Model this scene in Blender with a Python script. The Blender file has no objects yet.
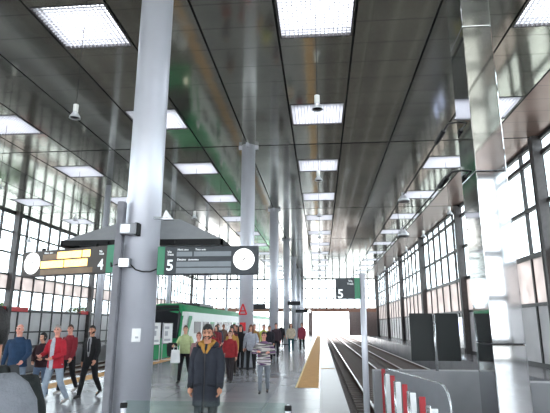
import bpy, bmesh, math, random
from mathutils import Vector, Matrix, noise as mnoise
random.seed(7)
S = bpy.context.scene
COL = S.collection
PI = math.pi
CZ = 9.15            # ceiling height
HC = 1.65            # camera height

# ------------------------------------------------------------------ materials
def lin(c):
    out = []
    for v in c:
        v = v / 255.0
        out.append(v / 12.92 if v <= 0.04045 else ((v + 0.055) / 1.055) ** 2.4)
    return tuple(out) + (1.0,)

def mat(name, rgb, rough=0.6, metal=0.0, var=0.12, scale=6.0, bump=0.0, bscale=40.0, ior=1.5, stretch=None, emit=0.0, ecol=None, coat=0.0):
    m = bpy.data.materials.new(name); m.use_nodes = True
    nt = m.node_tree; b = nt.nodes['Principled BSDF']
    b.inputs['Roughness'].default_value = rough
    b.inputs['Metallic'].default_value = metal
    b.inputs['IOR'].default_value = ior
    if coat: b.inputs['Coat Weight'].default_value = coat
    c = lin(rgb)
    tc = nt.nodes.new('ShaderNodeTexCoord')
    vec = tc.outputs['Object']
    if stretch:
        mp = nt.nodes.new('ShaderNodeMapping'); mp.inputs['Scale'].default_value = stretch
        nt.links.new(vec, mp.inputs['Vector']); vec = mp.outputs['Vector']
    n = nt.nodes.new('ShaderNodeTexNoise'); n.inputs['Scale'].default_value = scale; n.inputs['Detail'].default_value = 4
    nt.links.new(vec, n.inputs['Vector'])
    r = nt.nodes.new('ShaderNodeValToRGB')
    r.color_ramp.elements[0].position = 0.3; r.color_ramp.elements[1].position = 0.7
    r.color_ramp.elements[0].color = tuple(max(0, v * (1 - var)) for v in c[:3]) + (1,)
    r.color_ramp.elements[1].color = tuple(min(1, v * (1 + var)) for v in c[:3]) + (1,)
    nt.links.new(n.outputs['Fac'], r.inputs['Fac'])
    nt.links.new(r.outputs['Color'], b.inputs['Base Color'])
    if bump:
        n2 = nt.nodes.new('ShaderNodeTexNoise'); n2.inputs['Scale'].default_value = bscale
        nt.links.new(vec, n2.inputs['Vector'])
        bp = nt.nodes.new('ShaderNodeBump'); bp.inputs['Strength'].default_value = bump; bp.inputs['Distance'].default_value = 0.02
        nt.links.new(n2.outputs['Fac'], bp.inputs['Height']); nt.links.new(bp.outputs['Normal'], b.inputs['Normal'])
    if emit:
        b.inputs['Emission Color'].default_value = lin(ecol or rgb)
        b.inputs['Emission Strength'].default_value = emit
    return m

def glass_mat(name, tint, refl=0.08, rough=0.02, top=.5):
    m = bpy.data.materials.new(name); m.use_nodes = True
    nt = m.node_tree; nt.nodes.remove(nt.nodes['Principled BSDF'])
    o = nt.nodes['Material Output']
    t = nt.nodes.new('ShaderNodeBsdfTransparent'); t.inputs['Color'].default_value = lin(tint)
    g = nt.nodes.new('ShaderNodeBsdfGlossy'); g.inputs['Roughness'].default_value = rough
    fr = nt.nodes.new('ShaderNodeLayerWeight'); fr.inputs['Blend'].default_value = 0.25
    mp = nt.nodes.new('ShaderNodeMapRange'); mp.inputs['To Min'].default_value = refl; mp.inputs['To Max'].default_value = top
    nt.links.new(fr.outputs['Fresnel'], mp.inputs['Value'])
    mx = nt.nodes.new('ShaderNodeMixShader')
    nt.links.new(mp.outputs['Result'], mx.inputs['Fac']); nt.links.new(t.outputs[0], mx.inputs[1]); nt.links.new(g.outputs[0], mx.inputs[2])
    nt.links.new(mx.outputs[0], o.inputs['Surface'])
    return m

def frosted_mat(name, rgb, clear=0.25):
    m = bpy.data.materials.new(name); m.use_nodes = True
    nt = m.node_tree; nt.nodes.remove(nt.nodes['Principled BSDF'])
    o = nt.nodes['Material Output']
    t = nt.nodes.new('ShaderNodeBsdfTransparent'); t.inputs['Color'].default_value = lin(rgb)
    tl = nt.nodes.new('ShaderNodeBsdfTranslucent'); tl.inputs['Color'].default_value = lin(rgb)
    d = nt.nodes.new('ShaderNodeBsdfDiffuse'); d.inputs['Color'].default_value = lin(rgb)
    n = nt.nodes.new('ShaderNodeTexNoise'); n.inputs['Scale'].default_value = 1.2
    tc = nt.nodes.new('ShaderNodeTexCoord'); nt.links.new(tc.outputs['Object'], n.inputs['Vector'])
    a = nt.nodes.new('ShaderNodeMixShader'); nt.links.new(n.outputs['Fac'], a.inputs['Fac'])
    nt.links.new(tl.outputs[0], a.inputs[1]); nt.links.new(d.outputs[0], a.inputs[2])
    b = nt.nodes.new('ShaderNodeMixShader'); b.inputs['Fac'].default_value = clear
    nt.links.new(a.outputs[0], b.inputs[1]); nt.links.new(t.outputs[0], b.inputs[2])
    nt.links.new(b.outputs[0], o.inputs['Surface'])
    return m

def emit_mat(name, rgb, strength, cells=None):
    m = bpy.data.materials.new(name); m.use_nodes = True
    nt = m.node_tree; nt.nodes.remove(nt.nodes['Principled BSDF'])
    o = nt.nodes['Material Output']
    e = nt.nodes.new('ShaderNodeEmission'); e.inputs['Color'].default_value = lin(rgb); e.inputs['Strength'].default_value = strength
    tc = nt.nodes.new('ShaderNodeTexCoord'); n = nt.nodes.new('ShaderNodeTexNoise'); n.inputs['Scale'].default_value = cells or 1.5
    nt.links.new(tc.outputs['Object'], n.inputs['Vector'])
    mr = nt.nodes.new('ShaderNodeMapRange'); mr.inputs['From Min'].default_value = .3; mr.inputs['From Max'].default_value = .7
    mr.inputs['To Min'].default_value = strength * .8; mr.inputs['To Max'].default_value = strength * 1.2
    nt.links.new(n.outputs['Fac'], mr.inputs['Value']); nt.links.new(mr.outputs['Result'], e.inputs['Strength'])
    nt.links.new(e.outputs[0], o.inputs['Surface'])
    return m

def ceiling_mat(name, rgb, metal, rough, tone):
    """polished sheet panels: joints on every odd metre across, 12 m and 1 m joints along"""
    m = bpy.data.materials.new(name); m.use_nodes = True
    nt = m.node_tree; b = nt.nodes['Principled BSDF']
    L = nt.links.new
    tc = nt.nodes.new('ShaderNodeTexCoord'); sp = nt.nodes.new('ShaderNodeSeparateXYZ'); L(tc.outputs['Object'], sp.inputs[0])
    def M(op, a, bb=None, c=None):
        n = nt.nodes.new('ShaderNodeMath'); n.operation = op
        for i, v in enumerate((a, bb, c)):
            if v is None: continue
            if isinstance(v, (int, float)): n.inputs[i].default_value = v
            else: L(v, n.inputs[i])
        return n.outputs[0]
    def groove(co, period, off, half):
        d = M('ABSOLUTE', M('SUBTRACT', M('FLOORED_MODULO', M('ADD', co, period / 2 - off), period), period / 2))
        return M('LESS_THAN', d, half)
    gx = groove(sp.outputs[0], 2, 1, 0.03)
    gy = groove(sp.outputs[1], 12, 8, 0.05)
    gf = groove(sp.outputs[1], 1.0, 0.3, 0.022)
    g = M('MAXIMUM', gx, gy)
    n = nt.nodes.new('ShaderNodeTexNoise'); n.inputs['Scale'].default_value = .55; n.inputs['Detail'].default_value = 5
    L(tc.outputs['Object'], n.inputs['Vector'])
    # per-panel tone (2 m x 12 m sheets)
    wn = nt.nodes.new('ShaderNodeTexWhiteNoise'); wn.noise_dimensions = '2D'
    cb = nt.nodes.new('ShaderNodeCombineXYZ')
    L(M('FLOOR', M('DIVIDE', M('ADD', sp.outputs[0], 1), 2)), cb.inputs[0]); L(M('FLOOR', M('DIVIDE', M('SUBTRACT', sp.outputs[1], 8), 12)), cb.inputs[1])
    L(cb.outputs[0], wn.inputs['Vector'])
    f = M('ADD', M('MULTIPLY', n.outputs['Fac'], .7), M('MULTIPLY', wn.outputs['Value'], .35))
    r = nt.nodes.new('ShaderNodeValToRGB'); c = lin(rgb)
    r.color_ramp.elements[0].position = .25; r.color_ramp.elements[1].position = .8
    r.color_ramp.elements[0].color = tuple(v * (1 - tone) for v in c[:3]) + (1,)
    r.color_ramp.elements[1].color = tuple(v * (1 + tone) for v in c[:3]) + (1,)
    L(f, r.inputs['Fac'])
    mx = nt.nodes.new('ShaderNodeMix'); mx.data_type = 'RGBA'
    L(M('MULTIPLY', gf, .35), mx.inputs['Factor']); L(r.outputs['Color'], mx.inputs['A']); mx.inputs['B'].default_value = (.02, .02, .02, 1)
    mx2 = nt.nodes.new('ShaderNodeMix'); mx2.data_type = 'RGBA'
    L(g, mx2.inputs['Factor']); L(mx.outputs['Result'], mx2.inputs['A']); mx2.inputs['B'].default_value = (.004, .004, .004, 1)
    L(mx2.outputs['Result'], b.inputs['Base Color'])
    b.inputs['Metallic'].default_value = metal
    rr = M('MULTIPLY_ADD', n.outputs['Fac'], .1, rough - .05)
    L(M('MAXIMUM', rr, M('MULTIPLY', g, .8)), b.inputs['Roughness'])
    n3 = nt.nodes.new('ShaderNodeTexNoise'); n3.inputs['Scale'].default_value = 1.1
    L(tc.outputs['Object'], n3.inputs['Vector'])
    bp = nt.nodes.new('ShaderNodeBump'); bp.inputs['Strength'].default_value = .06; bp.inputs['Distance'].default_value = .05
    L(n3.outputs['Fac'], bp.inputs['Height']); L(bp.outputs['Normal'], b.inputs['Normal'])
    return m

def floor_mat(name, rgb, rough, tile=1.0, var=.1):
    m = mat(name, rgb, rough, 0, var, 1.2, 0, ior=1.75)
    nt = m.node_tree; b = nt.nodes['Principled BSDF']; L = nt.links.new
    tc = [n for n in nt.nodes if n.type == 'TEX_COORD'][0]; ramp = [n for n in nt.nodes if n.type == 'VALTORGB'][0]
    br = nt.nodes.new('ShaderNodeTexBrick'); br.offset = 0.0; br.inputs['Scale'].default_value = 1.0
    br.inputs['Brick Width'].default_value = tile; br.inputs['Row Height'].default_value = tile
    br.inputs['Mortar Size'].default_value = .008; br.inputs['Color1'].default_value = (1, 1, 1, 1); br.inputs['Color2'].default_value = (.9, .9, .9, 1)
    br.inputs['Mortar'].default_value = (.55, .55, .55, 1)
    L(tc.outputs['Object'], br.inputs['Vector'])
    mx = nt.nodes.new('ShaderNodeMix'); mx.data_type = 'RGBA'; mx.blend_type = 'MULTIPLY'; mx.inputs['Factor'].default_value = 1
    L(ramp.outputs['Color'], mx.inputs['A']); L(br.outputs['Color'], mx.inputs['B']); L(mx.outputs['Result'], b.inputs['Base Color'])
    return m

def stripe_mat(name, cols, scale, rough=.85):
    """knitted sweater: irregular horizontal bands"""
    m = mat(name, cols[0], rough, 0, .1, 8, .3, 120)
    nt = m.node_tree; b = nt.nodes['Principled BSDF']; L = nt.links.new
    tc = [n for n in nt.nodes if n.type == 'TEX_COORD'][0]
    mp = nt.nodes.new('ShaderNodeMapping'); mp.inputs['Scale'].default_value = (.7, .7, scale)
    L(tc.outputs['Object'], mp.inputs['Vector'])
    n = nt.nodes.new('ShaderNodeTexNoise'); n.inputs['Scale'].default_value = 1; n.inputs['Detail'].default_value = 1
    L(mp.outputs['Vector'], n.inputs['Vector'])
    r = nt.nodes.new('ShaderNodeValToRGB'); r.color_ramp.interpolation = 'CONSTANT'
    els = r.color_ramp.elements
    k = len(cols)
    while len(els) < k: els.new(.5)
    for i, c in enumerate(cols):
        els[i].position = .0 if i == 0 else .36 + .28 * (i - 1) / max(1, k - 2); els[i].color = lin(c)
    L(n.outputs['Fac'], r.inputs['Fac']); L(r.outputs['Color'], b.inputs['Base Color'])
    return m

M = {}
M['floor'] = floor_mat('polished_floor', (138, 138, 143), .24, 1.2)
M['edge_paving'] = floor_mat('edge_paving', (84, 84, 90), .3, .6)
M['platform_side'] = mat('platform_concrete', (70, 68, 66), .9, 0, .2, 2)
M['tactile'] = mat('yellow_tactile_paving', (186, 142, 88), .8, 0, .12, 5, .3, 30)
M['pale_line'] = mat('pale_yellow_line', (228, 208, 160), .5)
M['bed'] = mat('track_ballast', (88, 80, 78), .95, 0, .45, 9, .9, 25)
M['sleeper'] = mat('concrete_sleeper', (112, 104, 100), .9, 0, .2, 8)
M['rail'] = mat('worn_steel_rail', (190, 186, 186), .28, .9, .1, 3)
M['rail_side'] = mat('rusty_rail_web', (84, 62, 50), .8, .2, .2, 9)
M['ceil'] = ceiling_mat('polished_ceiling_panels', (160, 159, 149), .8, .1, .34)
M['soffit'] = ceiling_mat('soffit_panels_reflection_tint', (128, 104, 96), .6, .3, .3)  # brown in the base colour paints in the reddish reflection of the side wall
M['steel'] = mat('column_steel', (194, 195, 204), .36, .3, .05, 1.5, .02, 4)
M['steel_dark'] = mat('dark_grey_steel', (58, 56, 58), .5, .4, .1)
M['mullion'] = mat('dark_mullion_paint', (38, 36, 37), .5, .2, .15)
M['pier'] = mat('dark_pier_paint', (66, 62, 62), .5, .2, .15)
M['mirror'] = mat('mirror_stainless', (198, 200, 202), .055, 1.0, .03, 1.2, .03, 1.2)
M['glass'] = glass_mat('window_glass', (240, 246, 248))
M['frost'] = frosted_mat('frosted_window_panel', (196, 190, 188), .22)
M['lowpanel'] = mat('grey_wall_panel', (192, 188, 190), .5, 0, .1, .8)
M['wallconc'] = mat('grey_concrete', (120, 118, 118), .8, 0, .15, 1.5)
M['parapet'] = mat('grey_parapet_stone', (128, 129, 133), .42, 0, .1, 2)
M['lamp_panel'] = emit_mat('lit_ceiling_diffuser', (244, 247, 255), 3.3, .9)
M['grille'] = mat('light_grille_aluminium', (196, 197, 202), .4, .3, .05)
M['black'] = mat('black_paint', (10, 10, 12), .8, 0, .1)
M['blackmetal'] = mat('satin_black_metal', (28, 29, 31), .4, .4, .1)
M['cable'] = mat('black_cable', (22, 22, 24), .7)
M['lampsteel'] = mat('lamp_aluminium', (190, 192, 196), .3, .6, .05)
M['lampwhite'] = mat('lamp_milk_glass', (226, 226, 222), .3, 0, .04)
M['signgrey'] = mat('sign_charcoal', (46, 51, 56), .6, 0, .06)
M['signgreen'] = mat('sign_green', (8, 112, 76), .4, 0, .06)
M['signrow'] = mat('sign_display_row', (104, 112, 118), .35, 0, .06)
M['signtext'] = mat('sign_white_lettering', (232, 236, 238), .5, 0, .02, emit=.25)
M['clock'] = mat('clock_white_dial', (246, 246, 244), .4, 0, .02, emit=.9)
M['amber'] = emit_mat('amber_led_text', (255, 206, 116), 2.4, 40)
M['amberdim'] = mat('amber_display_backing', (120, 96, 70), .5)
M['greyroof'] = mat('grey_canopy_sheet', (140, 142, 145), .6, 0, .06)
M['boardback'] = mat('dark_green_board', (9, 17, 18), .6, 0, .12)
M['red'] = mat('red_board_paint', (156, 22, 34), .4, 0, .08)
M['white'] = mat('white_board_paint', (222, 224, 226), .4, 0, .05)
M['silver'] = mat('silver_post', (186, 188, 190), .25, .8, .05)
M['plate'] = mat('grey_plate', (126, 128, 133), .45, .1, .06)
M['gglass'] = glass_mat('greenish_balustrade_glass', (238, 247, 243), .008, .02, .1)
M['paper'] = mat('white_paper', (226, 226, 226), .7, 0, .04)
M['ink'] = mat('grey_print', (168, 170, 176), .7)
M['redink'] = mat('red_print', (205, 40, 48), .6)
M['traingreen'] = mat('train_green', (16, 132, 80), .5, 0, .05)
M['trainwhite'] = mat('train_white', (214, 218, 216), .5, 0, .04)
M['traindark'] = mat('train_dark_glass', (22, 24, 28), .4, 0, .1, ior=1.35)
M['headlight'] = emit_mat('headlight_glow', (255, 250, 230), 3)
M['ad'] = emit_mat('backlit_poster', (196, 210, 255), 1.6, 3)
M['signred'] = mat('red_wall_sign', (190, 44, 50), .5)
M['bark'] = mat('bark', (84, 70, 56), .9)
M['leaf'] = mat('leaf', (74, 92, 52), .7, 0, .4, 3)
M['ground'] = mat('pale_ground', (206, 203, 196), .9, 0, .08, .3)
M['orange'] = mat('orange_panel', (226, 150, 40), .5)

_fab = {}
def fab(rgb, rough=.9):
    k = (tuple(rgb), rough)
    if k not in _fab: _fab[k] = mat('fabric_%02x%02x%02x' % tuple(rgb), tuple(v * .84 for v in rgb), rough, 0, .16, 14, .25, 90)
    return _fab[k]
SKIN = [mat('skin_light', (206, 156, 132), .5, 0, .06, 20), mat('skin_tan', (184, 130, 104), .5, 0, .06, 20), mat('skin_pink', (214, 150, 132), .5, 0, .06, 20)]
HAIR = {k: mat('hair_' + k, c, .55, 0, .3, 60, .4, 120) for k, c in dict(black=(22, 18, 18), brown=(66, 40, 28), auburn=(96, 50, 36), grey=(150, 146, 142), white=(214, 208, 200), blond=(160, 122, 78)).items()}
EYE = mat('eye_dark', (34, 26, 24), .2)
LIP = mat('lip', (168, 92, 86), .5)

# ------------------------------------------------------------------ mesh helpers
class MB:
    def __init__(s): s.bm = bmesh.new(); s.mats = []
    def box(s, a, b, mi=0, bevel=0):
        x0, y0, z0 = a; x1, y1, z1 = b
        v = [s.bm.verts.new(p) for p in ((x0,y0,z0),(x1,y0,z0),(x1,y1,z0),(x0,y1,z0),(x0,y0,z1),(x1,y0,z1),(x1,y1,z1),(x0,y1,z1))]
        fs = []
        for f in ((0,3,2,1),(4,5,6,7),(0,1,5,4),(1,2,6,5),(2,3,7,6),(3,0,4,7)):
            q = s.bm.faces.new([v[i] for i in f]); q.material_index = mi; fs.append(q)
        if bevel:
            es = list({e for f in fs for e in f.edges})
            bmesh.ops.bevel(s.bm, geom=es, offset=bevel, segments=2, affect='EDGES', profile=.5)
        return s
    def tube(s, pts, rad, seg=12, caps=True, mi=0, flat=None):
        """tube along a polyline; rad is a number or one per point; flat=(sx,sy) squashes the section; rounded ends"""
        pts = [Vector(p) for p in pts]
        if isinstance(rad, (int, float)): rad = [rad] * len(pts)
        P, Rr = list(pts), list(rad)
        if caps == 'round':
            d0 = (pts[0] - pts[1]).normalized(); d1 = (pts[-1] - pts[-2]).normalized()
            P = [pts[0] + d0 * rad[0] * .95, pts[0] + d0 * rad[0] * .6] + P + [pts[-1] + d1 * rad[-1] * .6, pts[-1] + d1 * rad[-1] * .95]
            Rr = [rad[0] * .3, rad[0] * .8] + Rr + [rad[-1] * .8, rad[-1] * .3]
        rings = []; ref = None
        for i, p in enumerate(P):
            d = (P[min(i + 1, len(P) - 1)] - P[max(i - 1, 0)])
            d = d.normalized() if d.length > 1e-9 else Vector((0, 0, 1))
            if ref is None: ref = Vector((1, 0, 0)) if abs(d.x) < .8 else Vector((0, 1, 0))
            u = (ref - d * ref.dot(d)).normalized(); w = d.cross(u); ref = u
            fx, fy = flat or (1, 1)
            rings.append([s.bm.verts.new(p + (u * math.cos(2*PI*k/seg) * fx + w * math.sin(2*PI*k/seg) * fy) * Rr[i]) for k in range(seg)])
        for a, b in zip(rings, rings[1:]):
            for k in range(seg):
                f = s.bm.faces.new((a[k], a[(k+1) % seg], b[(k+1) % seg], b[k])); f.material_index = mi
        if caps:
            for r, fl in ((rings[0], True), (rings[-1], False)):
                f = s.bm.faces.new(r[::-1] if fl else r); f.material_index = mi
        return s
    def loft(s, rings, seg=20, mi=0, pw=2.4, off=(0, 0)):
        """rings of (z, half width, half depth[, y shift]) superellipses"""
        rs = []
        for r in rings:
            z, a, b = r[:3]; y0 = r[3] if len(r) > 3 else 0
            q = []
            for k in range(seg):
                t = 2 * PI * k / seg; c, n = math.cos(t), math.sin(t)
                q.append(s.bm.verts.new((off[0] + a * math.copysign(abs(c) ** (2 / pw), c), off[1] + y0 + b * math.copysign(abs(n) ** (2 / pw), n), z)))
            rs.append(q)
        for a, b in zip(rs, rs[1:]):
            for k in range(seg):
                f = s.bm.faces.new((a[k], a[(k+1) % seg], b[(k+1) % seg], b[k])); f.material_index = mi
        s.bm.faces.new(rs[0][::-1]); s.bm.faces.new(rs[-1])
        return s
    def lathe(s, prof, cx=0, cy=0, seg=24, mi=0):
        """closed revolve of (radius, z)"""
        rs = [[s.bm.verts.new((cx + r * math.cos(2*PI*k/seg), cy + r * math.sin(2*PI*k/seg), z)) for k in range(seg)] for r, z in prof]
        for a, b in zip(rs, rs[1:]):
            for k in range(seg):
                f = s.bm.faces.new((a[k], a[(k+1) % seg], b[(k+1) % seg], b[k])); f.material_index = mi
        if prof[0][0] > 0: s.bm.faces.new(rs[0][::-1])
        if prof[-1][0] > 0: s.bm.faces.new(rs[-1])
        return s
    def prism(s, pts, d, mi=0):
        """polygon (3-D points) pushed along d"""
        a = [s.bm.verts.new(p) for p in pts]; b = [s.bm.verts.new(Vector(p) + Vector(d)) for p in pts]
        s.bm.faces.new(a[::-1]).material_index = mi; s.bm.faces.new(b).material_index = mi
        for i in range(len(pts)):
            j = (i + 1) % len(pts)
            s.bm.faces.new((a[i], a[j], b[j], b[i])).material_index = mi
        return s
    def ball(s, c, r, seg=14, mi=0):
        c = Vector(c); r = (r, r, r) if isinstance(r, (int, float)) else r
        res = bmesh.ops.create_uvsphere(s.bm, u_segments=seg, v_segments=max(6, seg * 2 // 3), radius=1)
        for v in res['verts']: v.co = Vector((v.co.x * r[0], v.co.y * r[1], v.co.z * r[2])) + c
        return s
    def mesh(s, name, smooth=False):
        bmesh.ops.recalc_face_normals(s.bm, faces=s.bm.faces)
        me = bpy.data.meshes.new(name); s.bm.to_mesh(me); s.bm.free()
        if smooth:
            for p in me.polygons: p.use_smooth = True
        return me

def link(name, me, material, parent=None, loc=None, rz=0):
    o = bpy.data.objects.new(name, me); COL.objects.link(o)
    if me is not None and material is not None and not me.materials:
        for m_ in (material if isinstance(material, (list, tuple)) else [material]): me.materials.append(m_)
    if parent: o.parent = parent
    if loc is not None: o.location = loc
    if rz: o.rotation_euler = (0, 0, rz)
    return o
def obj(name, mb, material, parent=None, smooth=False, **k): return link(name, mb.mesh(name, smooth), material, parent, **k)
def thing(name, label, cat, loc=(0, 0, 0), rz=0, group=None):
    o = link(name, None, None, None, loc, rz); o.empty_display_size = .2
    return tag(o, label, cat, group)
def tag(o, label, cat, group=None):
    o['label'] = label; o['category'] = cat
    if group: o['group'] = group
    return o
def struct(o, label=None):
    o['kind'] = 'structure'
    if label: o['label'] = label
    return o
def box1(name, a, b, m, parent=None, bevel=0): return obj(name, MB().box(a, b, 0, bevel), m, parent)
def dup(root, loc, label=None, group=None, rz=None):
    r = root.copy(); COL.objects.link(r); r.location = loc
    if rz is not None: r.rotation_euler = (0, 0, rz)
    if label: r['label'] = label
    if group: r['group'] = group
    for ch in list(root.children):
        c = ch.copy(); COL.objects.link(c); c.parent = r
        for g in list(ch.children):
            d = g.copy(); COL.objects.link(d); d.parent = c
    return r
def text_mesh(txt, size, depth=.004, align='LEFT', bold=0.0):
    cu = bpy.data.curves.new('lettering', 'FONT'); cu.body = txt; cu.size = size; cu.extrude = depth; cu.align_x = align; cu.offset = bold
    cu.resolution_u = 3
    o = bpy.data.objects.new('lettering', cu); COL.objects.link(o)
    dg = bpy.context.evaluated_depsgraph_get(); dg.update()
    me = bpy.data.meshes.new_from_object(o.evaluated_get(dg))
    bpy.data.objects.remove(o); bpy.data.curves.remove(cu)
    me.transform(Matrix.Rotation(PI / 2, 4, 'X'))      # stands upright, reads from -y
    return me
def text(name, txt, size, loc, m, parent, align='LEFT', bold=0.0):
    me = text_mesh(txt, size, .003, align, bold); me.name = name
    return link(name, me, m, parent, loc)
ORD = ['first', 'second', 'third', 'fourth', 'fifth', 'sixth', 'seventh', 'eighth', 'ninth', 'tenth', 'eleventh', 'twelfth', 'thirteenth', 'fourteenth', 'fifteenth']
M['beam'] = mat('brown_end_beam', (150, 112, 98), .8, 0, .15)
M['pierend'] = mat('grey_brown_pier', (136, 122, 120), .8)
M['frontglass'] = glass_mat('tinted_front_glass', (234, 236, 237), .03)
# ------------------------------------------------------------------ people
def fused(name, mb, vox, smooth=3, fac=.5):
    """one continuous surface out of overlapping closed volumes"""
    me = mb.mesh(name, True)
    o = bpy.data.objects.new(name, me); COL.objects.link(o)
    r = o.modifiers.new('r', 'REMESH'); r.mode = 'VOXEL'; r.voxel_size = vox; r.use_smooth_shade = True
    sm = o.modifiers.new('s', 'SMOOTH'); sm.iterations = smooth; sm.factor = fac
    dg = bpy.context.evaluated_depsgraph_get(); dg.update()
    out = bpy.data.meshes.new_from_object(o.evaluated_get(dg))
    bpy.data.objects.remove(o); bpy.data.meshes.remove(me)
    for p in out.polygons: p.use_smooth = True
    out.name = name
    return out

def head_point(n, k=1.0):
    """skull and face surface for a unit direction n; faces +y; about 23 cm tall"""
    x, y, z = n
    X, Y, Z = x * .074, y * .094, z * .117
    if z < 0:
        t = (-z) ** 1.4
        X *= 1 - .30 * t
        if y < 0: Y *= 1 - .5 * t
        else: Y *= 1 - .06 * t
    if y > 0: X *= 1 - .05 * y
    if y > .6: Y -= .006 * (y - .6) / .4
    if z > .5: Z *= 1 - .04 * (z - .5)
    # eye hollows
    for sx in (-1, 1):
        d = ((x - sx * .42) ** 2 + (z - .1) ** 2)
        if y > 0: Y -= .009 * math.exp(-d / .03) * y
    return Vector((X, Y, Z)) * k

def head_shell(mb, xf, k, cond, thick, seg=28, jitter=0, seed=0):
    """a skin of the head (hair, beard): the part where cond(n) holds, with thickness"""
    bm = mb.bm; vs = {}
    rows = seg * 2 // 3
    def V(i, j, kk):
        i %= seg
        key = (i, j, kk)
        if key not in vs:
            t = PI * (j + .5) / rows; p = 2 * PI * i / seg
            n = Vector((math.sin(t) * math.cos(p), math.sin(t) * math.sin(p), math.cos(t)))
            q = k if kk else k - thick
            if kk and jitter: q += jitter * mnoise.noise(n * 5 + Vector((seed, 0, 0))) + jitter * .6 * mnoise.noise(n * 13 + Vector((seed, 3, 0)))
            vs[key] = bm.verts.new(xf @ head_point(n, q))
        return vs[key]
    def on(i, j):
        t = PI * (j + 1) / rows; p = 2 * PI * (i + .5) / seg
        return 0 <= j < rows - 1 and cond(math.sin(t) * math.cos(p), math.sin(t) * math.sin(p), math.cos(t))
    cells = {(i, j) for i in range(seg) for j in range(rows - 1) if on(i, j)}
    for i, j in cells:
        for kk in (1, 0):
            q = (V(i, j, kk), V(i + 1, j, kk), V(i + 1, j + 1, kk), V(i, j + 1, kk))
            bm.faces.new(q if kk else q[::-1])
        for di, dj, a, b in ((-1, 0, (i, j + 1), (i, j)), (1, 0, (i + 1, j), (i + 1, j + 1)), (0, -1, (i, j), (i + 1, j)), (0, 1, (i + 1, j + 1), (i, j + 1))):
            if ((i + di) % seg, j + dj) not in cells:
                bm.faces.new((V(*a, 1), V(*a, 0), V(*b, 0), V(*b, 1)))
    if (0, 0) in cells:   # crown cap
        bm.faces.new([V(i, 0, 1) for i in range(seg)])
    return mb

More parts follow.
